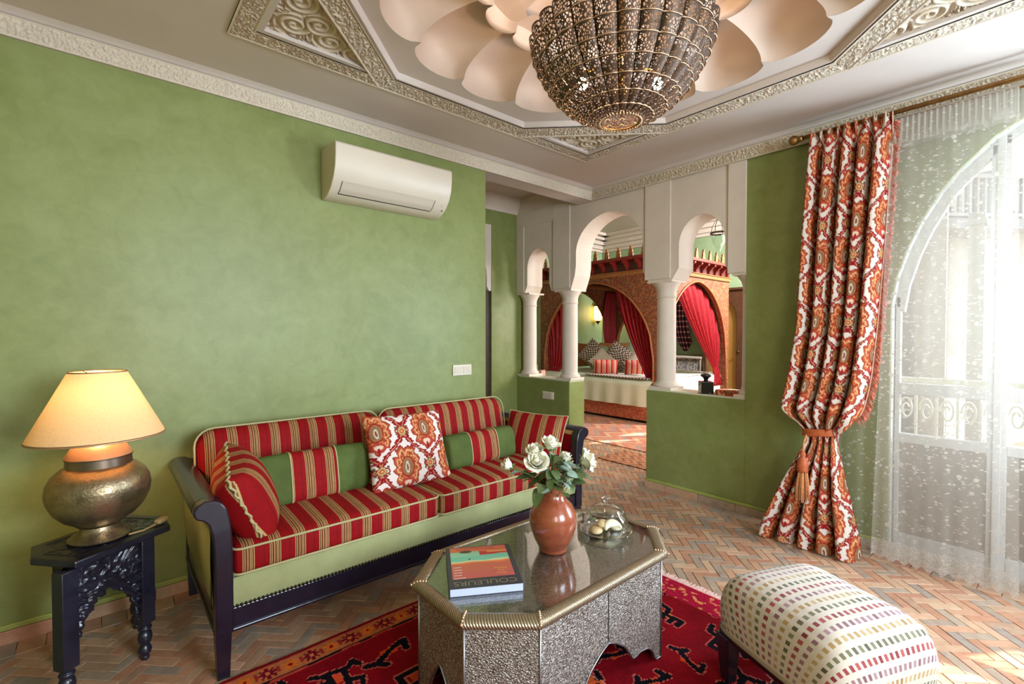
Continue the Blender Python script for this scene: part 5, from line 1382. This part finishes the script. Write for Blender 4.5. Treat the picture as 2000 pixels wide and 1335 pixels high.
# sides with cut arches
def cutz(t, kind):
    t = abs(t)
    if kind == 'long':
        pts_ = [(0, .206), (.04, .19), (.10, .150), (.135, .105), (.15, .082), (.165, .078), (.20, .086), (.25, .078), (.285, .055), (.31, .0)]
    elif kind == 'short': pts_ = [(0, .215), (.03, .18), (.06, .13), (.085, .06), (.10, 0)]
    else: return 0
    return float(np.interp(t, [p[0] for p in pts_], [p[1] for p in pts_], right=0))
for i in range(8):
    p0, p1 = Vector(body[i]+(0,)), Vector(body[(i+1) % 8]+(0,)); d = p1-p0; L = d.length; d.normalize(); nrm = Vector((d.y, -d.x, 0))
    kind = 'long' if L > .6 else ('short' if abs(d.x) < .1 else 'diag')
    ts = sorted(set([round(x, 4) for x in np.linspace(-L/2, L/2, 61)])); V = []; F = []; line = []
    for t in ts:
        z = cutz(t, kind)
        p = p0+d*(t+L/2); line.append((p.x+nrm.x*.002, p.y+nrm.y*.002, z, t))
        for off in (0, -.012): V += [(p.x+nrm.x*off, p.y+nrm.y*off, z), (p.x+nrm.x*off, p.y+nrm.y*off, .412)]
    for q in range(len(ts)-1):
        a = 4*q; e = a+4; F += [(a, e, e+1, a+1), (a+2, a+3, e+3, e+2), (a, a+2, e+2, e)]
    add_arrays('side_panel', V, F, EMB, ct)
    b = MB(); b.tube([(x, y, max(z, .003)) for x, y, z, t in line], .0035, 5); obj('edge_bead', b, simple('pale_pewter', lin(150, 146, 150), .35, .9), ct, True)
    b = MB(); b.tube([tuple(p0+nrm*.001+Vector((0, 0, .002))), tuple(p0+nrm*.001+Vector((0, 0, .41)))], .004, 6); obj('corner_strip', b, simple('pale_pewter', lin(150, 146, 150), .35, .9), ct, True)
    if kind == 'long':
        b = MB(); c = p0+d*(L/2); b.box(-.0012, .0012, -.002, .001, .208, .41); b.xform(Matrix.Translation(c)); obj('seam', b, SLOT, ct)
GT = .012+.4367
# ---- book
bk = thing('book', 'orange covered magazine titled COULEURS lying on the glass table top', 'book', (1.074, 1.416, GT), math.radians(-30.8)); bk.scale = (1.05, 1.05, 1.1)
BW, BH, BT = .245, .298, .026
b = MB(); b.box(-BW/2+.003, BW/2-.001, -BH/2+.0015, BH/2-.0015, .0012, BT-.0012); obj('pages', b, simple('page_edges', lin(206, 212, 240), .8, var=.05, vs=400), bk)
GREYC = simple('charcoal_card', lin(62, 58, 66), .4)
b = MB(); b.box(-BW/2, BW/2, -BH/2, BH/2, 0, .0012); b.box(-BW/2, -BW/2+.0018, -BH/2, BH/2, 0, BT-.0012); obj('back_cover', b, GREYC, bk)
def cover(x, y):   # x across, y up as it lies (title at the bottom, upside down)
    u = (x+BW/2)/BW; v = (y+BH/2)/BH; n = vnoise(u*5+v*2, v*16, 2); n2 = vnoise(u*3, v*26, 5)
    c = np.empty(x.shape+(3,)); c[:] = A(62, 58, 66)
    pic = (u > .055) & (u < .93) & (v > .20) & (v < .985); 
    c[pic] = A(190, 98, 78)
    def put(m, q): c[m & pic] = q
    w = v+.05*(n-.5)
    put(v < .34, A(190, 92, 84)); put(w > .54, A(214, 112, 70)); put((w > .56) & (n2 > .55), A(226, 134, 72)); put((w > .58), A(206, 200, 150)); put((w > .62), A(120, 190, 160)); put((w > .74) & (u < .55), A(150, 200, 166))
    put((w > .86-.22*np.clip(u-.35, 0, 1)), A(216, 112, 76)); put((w > .89) & (n > .5), A(200, 92, 70)); put(np.hypot((u-.30)/.10, (v-.86)/.035) < 1+.3*(n-.5), A(84, 70, 54)); put((np.abs(u-.335) < .007) & (v > .625) & (v < .665), A(60, 60, 40)); put((np.hypot((u-.335)/.02, (v-.668)/.012) < 1), A(60, 70, 40))
    put((w > .95), A(196, 96, 76)); put((np.abs(w-.80) < .03) & (u > .5), A(196, 60, 60)); put((np.abs(w-.83) < .02) & (u > .62), A(232, 150, 92))
    return c
nu, nv = 150, 190
gx, gy = np.meshgrid(np.linspace(-BW/2, BW/2, nu), np.linspace(-BH/2, BH/2, nv)); V = np.stack([gx, gy, 0*gx+BT], -1).reshape(-1, 3); ii = np.arange(nu*nv).reshape(nv, nu); F = np.stack([ii[:-1, :-1], ii[:-1, 1:], ii[1:, 1:], ii[1:, :-1]], -1).reshape(-1, 4)
fc = grid_obj('front_cover', V, F, vcol('glossy_cover_print', .3), bk, False, cover(gx, gy).reshape(-1, 3)); s_ = fc.modifiers.new('t', 'SOLIDIFY'); s_.thickness = .0012
def text(body_, size, loc, mat, parent, sx=1, name='lettering'):
    cu = bpy.data.curves.new(name, 'FONT'); cu.body = body_; cu.size = size; cu.align_x = 'CENTER'; cu.align_y = 'CENTER'; cu.extrude = .0001
    me_o = bpy.data.objects.new(name, cu); dg = bpy.context.evaluated_depsgraph_get(); COL.objects.link(me_o); dg.update()
    me = bpy.data.meshes.new_from_object(me_o.evaluated_get(dg)); COL.objects.unlink(me_o); bpy.data.objects.remove(me_o)
    me.materials.clear(); me.materials.append(mat); o = bpy.data.objects.new(name, me); COL.objects.link(o); o.parent = parent; o.location = loc; o.rotation_euler = (0, 0, PI); o.scale = (sx, 1, 1); return o
INKG = simple('olive_ink', lin(128, 118, 92), .5); INKY = simple('gold_ink', lin(226, 160, 84), .5); INKW = simple('pale_ink', lin(236, 200, 190), .5)
text('COULEURS', .040, (.0, -BH/2+.030, BT+.0004), INKG, bk, 1.08)
for k, (s1, w) in enumerate((('Grand', .8), ('Sud', .8), ('Maroc', 1.0))):
    text(s1, .018, (.062, -.068+.024*(2-k)*-.75+.035, BT+.0004), INKY, bk, w)
for k in range(5):
    b = MB(); w = (.028, .031, .030, .028, .040)[k]
    for q in range(7):
        x0_ = -.103+q*w/7; b.box(x0_, x0_+w/9, -.012-k*.0185, -.0075-k*.0185, BT+.0002, BT+.0004)
    stuff(obj('cover_line', b, INKW, bk))
# ---- vase with roses
VX, VY = 1.412, 1.372
vs_ = thing('vase', 'glazed terracotta baluster vase holding white roses', 'vase', (VX, VY, GT)); vs_.scale = (1.05, 1.05, 1.05)
TERRA = Mat('glazed_terracotta'); TERRA.color(TERRA.ramp(TERRA.noise(TERRA.coords('Object', (1, 1, 4)), 8, 5), [(.3, lin(128, 60, 38)), (.55, lin(150, 74, 48)), (.8, lin(164, 86, 58))])); TERRA.set(Roughness=.22, Coat_Weight=.6, Coat_Roughness=.08); TERRA = TERRA.m
prof = [(.001, .0), (.052, .0), (.056, .004), (.054, .012), (.060, .020), (.076, .052), (.090, .092), (.094, .120), (.090, .150), (.076, .180), (.056, .200), (.046, .212), (.043, .228), (.043, .246), (.048, .260), (.054, .266), (.052, .270), (.045, .264), (.038, .246), (.038, .22), (.001, .19)]
b = MB(); b.lathe(prof, 64); obj('body', b, TERRA, vs_, True)
PETM = Mat('white_rose_petal'); PETM.set(Base_Color=lin(240, 236, 220), Roughness=.6, Subsurface_Weight=.25, Subsurface_Radius=(.01, .008, .005)); PETM = PETM.m
LEAF = simple('rose_leaf_green', lin(84, 100, 58), .45, var=.25, vs=60); EUC = simple('blue_green_leaf', lin(138, 158, 144), .5, var=.15, vs=50); STEM = simple('stem_green', lin(92, 112, 52), .5)
def rose_petal(r, hgt, curl, wid):
    mb = MB()
    def f(u, v):
        a = (u-.5)*wid; rr = r*(.35+.65*math.sin(min(1, v*1.15)*PI/2))+curl*max(0, v-.6)**2*3; z = hgt*v-curl*max(0, v-.7)**2*3
        k = 1-.35*max(0, abs(u-.5)*2-.4)*v
        return (rr*math.cos(a*(.4+.6*math.sin(PI*min(.95, .15+v*.8)))), rr*math.sin(a*(.4+.6*math.sin(PI*min(.95, .15+v*.8)))), z*k)
    mb.grid(f, 7, 6); return mb
def leaf_mesh(L, w, droop=.3, mat=None):
    mb = MB()
    def f(u, v):
        x = L*v; hw = w/2*math.sin(PI*min(1, v**.75))**.62; y = (u-.5)*2*hw; return (x, y, -droop*L*v*v+.12*abs(y)*1.5)
    mb.grid(f, 5, 8); return mb
pet_cache = {}
def rose(head, dirv, size, label, openness, leaves):
    hd = Vector(head); t = thing('rose', label, 'flower', (VX, VY, GT+.20), 0, 'white roses in the terracotta vase'); base = Vector((VX, VY, GT+.20))
    d = Vector(dirv).normalized(); h0 = hd-base
    st_ = [Vector((random.uniform(-.012, .012), random.uniform(-.012, .012), 0)), Vector((h0.x*.22, h0.y*.22, .09+h0.z*.15)), h0*.72-d*.01+Vector((0, 0, .02)), h0-d*size*.55]
    pts_ = []
    for k in range(13):
        f = k/12; q = [(1-f)**3, 3*f*(1-f)**2, 3*f*f*(1-f), f**3]; pts_.append(sum((st_[i]*q[i] for i in range(4)), Vector()))
    obj('stem', MB().tube(pts_, .0028, 6), STEM, t, True)
    M_ = Matrix.Translation(h0-d*size*.5) @ d.to_track_quat('Z', 'Y').to_matrix().to_4x4()
    bl = obj('bloom', MB().ball((0, 0, size*.48), size*.26, 10, 8, (1, 1, 1.5)), PETM, t, True); bl.matrix_local = M_
    i = 0
    for ring, (cnt_, rr, hh, cu) in enumerate(((3, .24, .95, 0), (4, .36, 1.0, .01*openness), (5, .50, .92, .05*openness), (6, .62, .74, .12*openness))):
        if ring == 3 and openness < .5: continue
        key = (round(size, 3), ring, openness)
        for k in range(cnt_):
            if key not in pet_cache: o = pet_cache[key] = obj('petal', rose_petal(size*rr, size*hh, size*cu*4, 2.0), PETM, bl, True)
            else: o = dup(pet_cache[key], bl)
            o.parent = bl; o.rotation_euler = (random.uniform(-.08, .08), random.uniform(-.08, .08), 2*PI*k/cnt_+ring*.7+random.uniform(-.2, .2))
    mb = MB()
    for k in range(5):
        a = 2*PI*k/5; mb.tube([(0, 0, 0), (size*.35*math.cos(a), size*.35*math.sin(a), size*.10), (size*.62*math.cos(a), size*.62*math.sin(a), size*.02)], [.004, .005, .001], 5)
    mb.ball((0, 0, 0), size*.16, 8, 6); o = obj('sepals', mb, STEM, t, True); o.matrix_local = M_
    for (f, az, L, dr, mt) in leaves:
        p = pts_[int(f*12)]; o = obj('leaf', leaf_mesh(L*.75, L*.55, dr*.7), mt, t, True); o.location = p; o.rotation_euler = (random.uniform(-.5, .5), random.uniform(-.5, .2), az)
LR = [LEAF, EUC]
rose((1.352, 1.405, .822), (-.45, -.55, .75), .062, 'largest open white rose, at the front of the bouquet', 1., [(.55, 2.6, .07, .5, LEAF), (.6, 3.6, .07, .5, LEAF)])
rose((1.365, 1.432, .862), (-.25, -.15, 1), .050, 'half open white rose just behind the largest bloom', .8, [(.6, 1.5, .06, .4, EUC)])
rose((1.415, 1.388, .892), (.15, -.25, 1), .055, 'white rose standing highest in the bouquet', .8, [(.5, -.4, .06, .3, LEAF), (.45, 3.0, .065, .5, EUC)])
rose((1.270, 1.500, .802), (-.55, .35, .55), .046, 'closed white rosebud nodding towards the sofa cushions', .3, [(.75, 2.9, .06, .7, EUC), (.6, 1.9, .05, .5, LEAF)])
rose((1.470, 1.352, .832), (.4, -.1, .9), .040, 'small white rose half hidden among grey green leaves', .6, [(.6, -.9, .07, .3, EUC), (.5, .2, .07, .5, EUC)])
rose((1.522, 1.275, .822), (.55, -.75, .35), .060, 'white rose leaning out towards the passage', 1., [(.55, -.6, .07, .6, LEAF), (.65, -1.8, .06, .4, EUC), (.6, -.9, .06, .3, LEAF)])
ly = thing('foliage_sprig', 'drooping sprigs of rose leaves filling the mouth of the vase', 'leaves', (VX, VY, GT+.22))
first = {}
spec = [(.045, .02, .06, .3, .09, .9, 0), (.03, -.045, .05, -.7, .085, .7, 1), (-.03, -.04, .045, -2.2, .09, 1.0, 0), (-.05, .02, .05, 2.7, .085, .9, 0), (.0, -.05, .07, -1.4, .075, .5, 1), (.05, -.02, .07, -.2, .085, .8, 1), (-.02, .04, .08, 2.0, .07, .4, 0), (.02, -.03, .10, -1.0, .075, .3, 1), (.06, -.06, .03, -.8, .09, 1.3, 1), (-.065, -.0, .02, -2.8, .10, 1.4, 0), (.05, -.05, .10, -.5, .07, .2, 1), (-.01, -.02, .12, -1.7, .065, .2, 0), (.075, -.05, .075, -.4, .07, .6, 1), (-.04, -.03, .09, -2.6, .07, .5, 0), (.02, .05, .09, 1.2, .07, .4, 1), (.03, -.06, .0, -1.2, .09, 1.3, 1), (-.045, -.045, .0, -2.0, .08, 1.2, 0), (.055, .01, .12, .1, .06, .2, 1), (.0, .0, .13, -.9, .06, .2, 0), (.09, -.08, .06, -.7, .065, .8, 0)]
spec = [(x, y, z+.03, az, L*.72, dr*.55, mt) for x, y, z, az, L, dr, mt in spec if dr < 1.2 or x < -.05]
rg = random.Random(5)
for k in range(56):
    a = rg.uniform(-2.8, 2.4); r = .115*math.sqrt(rg.uniform(.02, 1)); spec.append((r*math.cos(a), r*math.sin(a), rg.uniform(.05, .185)*(1-.3*r/.115), a+rg.uniform(-.6, .6), rg.uniform(.040, .060), rg.uniform(-.1, .7), 1 if rg.random() < .5+.4*math.cos(a+.6) else 0))
for (x, y, z, az, L, dr, mt) in spec:
    o = obj('leaf', leaf_mesh(L, L*.74, dr), LR[mt], ly, True); o.location = (x, y, z); o.rotation_euler = (random.uniform(-.5, .5), random.uniform(-.3, .3), az)
    obj('stem', MB().tube([(x*.25, y*.25, -.01), (x*.6, y*.6, z*.7), (x, y, z)], .0016, 5), STEM, ly, True)
# ---- glass plate and dome with biscuits
PX, PY = 1.712, 1.332
pl = obj('glass_plate', MB().lathe([(.001, .004), (.06, .003), (.066, .0), (.072, .003), (.105, .013), (.122, .018), (.123, .021), (.104, .017), (.07, .009), (.001, .009)], 56), CG, smooth=True); pl.location = (PX, PY, GT); tag(pl, 'clear glass plate with a wide rim under the biscuit dome', 'plate')
dm = thing('glass_dome', 'clear glass dome lid with beaded ridge and knob over biscuits', 'lid', (PX, PY, GT+.0122)); dm.scale = (1.1, 1.1, 1.03)
b = MB(); b.lathe([(.086, .0), (.089, .002), (.090, .020), (.088, .052), (.080, .072), (.068, .082), (.066, .086), (.064, .094), (.050, .106), (.030, .114), (.016, .117), (.001, .118)], 60); obj('bell', b, CG, dm, True)
b = MB(); b.lathe([(.001, .1185), (.010, .119), (.009, .126), (.014, .131), (.020, .138), (.020, .146), (.013, .152), (.001, .153)], 28)
obj('knob', b, CG, dm, True)
b = MB()
for k in range(44): a = 2*PI*k/44; b.ball((.069*math.cos(a), .069*math.sin(a), .085), .0044, 6, 5)
stuff(obj('bead_ring', b, CG, dm, True))
BIS = simple('pale_biscuit', lin(232, 200, 150), .8, var=.12, vs=60, bump=.3, bs=160); BIS2 = simple('sugared_biscuit', lin(240, 226, 196), .85, var=.08, vs=60, bump=.3, bs=160)
def biscuit(label, mat, loc, rot, sx, sy, kind=0):
    mb = MB()
    if kind: # crescent
        mb.tube([(.030*math.cos(a), .030*math.sin(a), 0) for a in np.linspace(.2, PI-.2, 14)], [.004+.011*math.sin(PI*k/13) for k in range(14)], 10)
    else: mb.lathe([(.001, 0), (.022, .001), (.026, .006), (.024, .012), (.012, .016), (.001, .017)], 22); mb.V = [(x*sx, y*sy, z) for x, y, z in mb.V]
    o = obj('biscuit', mb, mat, smooth=True); o.scale = (1.3, 1.3, 1.25); o.location = loc; o.rotation_euler = rot; tag(o, label, 'biscuit', 'biscuits under the glass dome')
Z0 = GT+.011
biscuit('oval golden biscuit lying at the sofa side of the plate', BIS, (PX-.045, PY+.018, Z0), (0, 0, .6), 1.25, .9)
biscuit('pale sugared crescent biscuit leaning at the front of the plate', BIS2, (PX+.005, PY-.045, Z0+.012), (.5, .0, -.4), 1, 1, 1)
biscuit('round golden biscuit at the back of the plate', BIS, (PX+.04, PY+.035, Z0), (0, 0, .2), 1, 1)
biscuit('small round biscuit stacked on top of the others', BIS, (PX-.008, PY+.012, Z0+.021), (.15, -.1, .2), .85, .8)
biscuit('sugared round biscuit at the passage side of the plate', BIS2, (PX+.048, PY-.018, Z0), (0, 0, .9), 1, .85)

# ================================================================ OTTOMAN
oc = Vector((1.905, .545, 0)); orz = math.radians(-23)
ot = thing('ottoman', 'low footstool in white fabric with rows of coloured squares', 'footstool', (oc.x, oc.y, .012), orz)
OTF = Mat('square_dotted_fabric'); _t = OTF.n('ShaderNodeUVMap').outputs[0]; _s = OTF.n('ShaderNodeSeparateXYZ'); OTF.l(_t, _s.inputs[0])
u_ = E(_s.outputs[0])*38.+200.; v_ = E(_s.outputs[1])*27.+200.
fu = (u_.fract()-.5).abs(); fv = (v_.fract()-.5).abs(); sq = fu.lt(.27)*fv.lt(.25)
row = (v_.floor()).mod(4.)/4.+.05
wn_ = OTF.n('ShaderNodeTexWhiteNoise', noise_dimensions='2D'); cb = OTF.n('ShaderNodeCombineXYZ'); OTF.l(u_.floor().v, cb.inputs[0]); OTF.l(v_.floor().v, cb.inputs[1]); OTF.l(cb.outputs[0], wn_.inputs[0])
rc = OTF.ramp(row, [(0, lin(122, 26, 36)), (.25, lin(78, 70, 44)), (.5, lin(150, 112, 58)), (.75, lin(118, 74, 82))], 'CONSTANT')
rc2 = OTF.mix(E(wn_.outputs[0])*.55, rc, OTF.ramp(row, [(0, lin(196, 96, 90)), (.25, lin(150, 146, 112)), (.5, lin(214, 190, 140)), (.75, lin(190, 150, 160))], 'CONSTANT'))
OTF.color(OTF.mix(sq, lin(204, 190, 176), rc2)); OTF.set(Roughness=.85, Sheen_Weight=.2); _w1 = (E(_s.outputs[0])*2600.).sin()*(E(_s.outputs[1])*2600.).sin(); OTF.bump(sq*.6+_w1*.2, .35, .0015); OTF = OTF.m
HX, HY = .235, .265; Z0, Z1 = .205, .415
def ottop(s):  # profile: from the foot of the side over the top, s = arc metres from centre
    pass
V = []; UV = []; F = []; n = 41
prof_ = [(0, Z1+.022), (.35, Z1+.020), (.6, Z1+.012), (.78, Z1-.004), (.90, Z1-.030), (.97, Z1-.070), (1.0, Z1-.12), (.995, Z0+.03), (.98, Z0)]
pt_ = np.linspace(0, len(prof_)-1, 33); pk = np.interp(pt_, range(len(prof_)), [p[0] for p in prof_]); pz = np.interp(pt_, range(len(prof_)), [p[1] for p in prof_])
arcx = np.concatenate([[0], np.cumsum(np.hypot(np.diff(pk)*HX, np.diff(pz)))]); arcy = np.concatenate([[0], np.cumsum(np.hypot(np.diff(pk)*HY, np.diff(pz)))])
# square rings that grow with the profile; each side mapped by arc length so rows run over the edges
ring = []
m = 13; r = .20
per_ = []
def sq_pt(q):   # q 0..4 around a rounded square of half size 1
    side = int(q) % 4; t = -1+2*(q-int(q)); p = [(1, t), (-t, 1), (-1, -t), (t, -1)][side]
    L = (abs(p[0])**7+abs(p[1])**7)**(1/7.); return (p[0]/L, p[1]/L, side)
NQ = 4*24
for a in range(len(pk)):
    for k in range(NQ+1):
        x, y, side = sq_pt(4*k/NQ if k < NQ else 0)
        V.append((x*HX*max(pk[a], .001), y*HY*max(pk[a], .001), pz[a]))
        UV.append((x*arcx[a], y*arcy[a]) if True else None)
for a in range(len(pk)-1):
    for k in range(NQ): i0 = a*(NQ+1)+k; F.append((i0, i0+1, i0+NQ+2, i0+NQ+1))
add_arrays('cushion', V, F, OTF, ot, True, None, UV)
b = MB(); b.box(-HX+.02, HX-.02, -HY+.02, HY-.02, .165, Z0+.01); obj('frame', b, DARKWOOD, ot, bevel=.006)
for sx in (-1, 1):
    for sy in (-1, 1):
        x, y = sx*(HX-.045), sy*(HY-.045); b = MB(); w0, w1 = .02, .033
        V = [(x-w0, y-w0, 0), (x+w0, y-w0, 0), (x+w0, y+w0, 0), (x-w0, y+w0, 0), (x-w1, y-w1, .18), (x+w1, y-w1, .18), (x+w1, y+w1, .18), (x-w1, y+w1, .18)]
        b.add(V, [(3, 2, 1, 0), (4, 5, 6, 7), (0, 1, 5, 4), (1, 2, 6, 5), (2, 3, 7, 6), (3, 0, 4, 7)]); obj('leg', b, DARKWOOD, ot, bevel=.004)
b = MB()
P_ = [(sq_pt(4*k/96)[0]*HX*.985, sq_pt(4*k/96)[1]*HY*.985, Z0+.002) for k in range(97)]; b.tube(P_, .007, 6, cap=False); obj('braid', b, simple('taupe_braid', lin(150, 130, 108), .9), ot, True)

# ================================================================ LEDGE THINGS
LZ = .8645
df = thing('reed_diffuser', 'black square reed diffuser bottle on the half wall ledge', 'diffuser', (3.675, 1.862, LZ), .75)
BG_ = simple('black_glass', (.012, .009, .010, 1), .08, Coat_Weight=.5)
b = MB(); b.box(-.048, .048, -.048, .048, 0, .098); obj('bottle', b, BG_, df, bevel=.006)
b = MB(); b.lathe([(.001, .097), (.018, .097), (.016, .112), (.022, .124), (.040, .138), (.043, .146), (.036, .156), (.018, .160), (.012, .158), (.001, .158)], 28); obj('neck', b, BG_, df, True)
b = MB(); b.lathe([(.001, 0), (.0115, 0), (.0115, .0015), (.001, .0015)], 20); b.xform(Matrix.Translation((-.012, -.0485, .045)) @ Matrix.Rotation(PI/2, 4, 'X')); obj('label', b, simple('lime_label', lin(196, 196, 90), .5), df)
for k in range(8):
    a = 2*PI*k/8+.3; obj('reed', MB().tube([(.006*math.cos(a), .006*math.sin(a), .10), (.045*math.cos(a), .03*math.sin(a), .262+.02*math.sin(k*2.3))], .0014, 5), simple('reed_brown', lin(120, 96, 76), .7), df)
fcl = thing('folded_cloth', 'folded orange damask cloth lying on the ledge beside the black bottle', 'cloth', (3.716, 1.672, LZ), .0)
for k, (z0, z1, ins) in enumerate(((.0, .022, 0), (.023, .042, .008))):
    def f(u, v, z0=z0, z1=z1, ins=ins): 
        return None
    nu = 60; gx, gy = np.meshgrid(np.linspace(-.075+ins, .075-ins, nu), np.linspace(-.115+ins, .115-ins, nu)); ex = np.minimum(.075-ins-np.abs(gx), .115-ins-np.abs(gy))
    zz = z0+(z1-z0)*np.clip(ex/.012, 0, 1)**.5+.002*vnoise(gx*40, gy*40, k); V = np.stack([gx, gy, zz], -1).reshape(-1, 3); ii = np.arange(nu*nu).reshape(nu, nu); F = np.stack([ii[:-1, :-1], ii[:-1, 1:], ii[1:, 1:], ii[1:, :-1]], -1).reshape(-1, 4)
    grid_obj('fold', V, F, DAM, fcl, True, damask(gx*1.2+.05, gy*1.2).reshape(-1, 3))
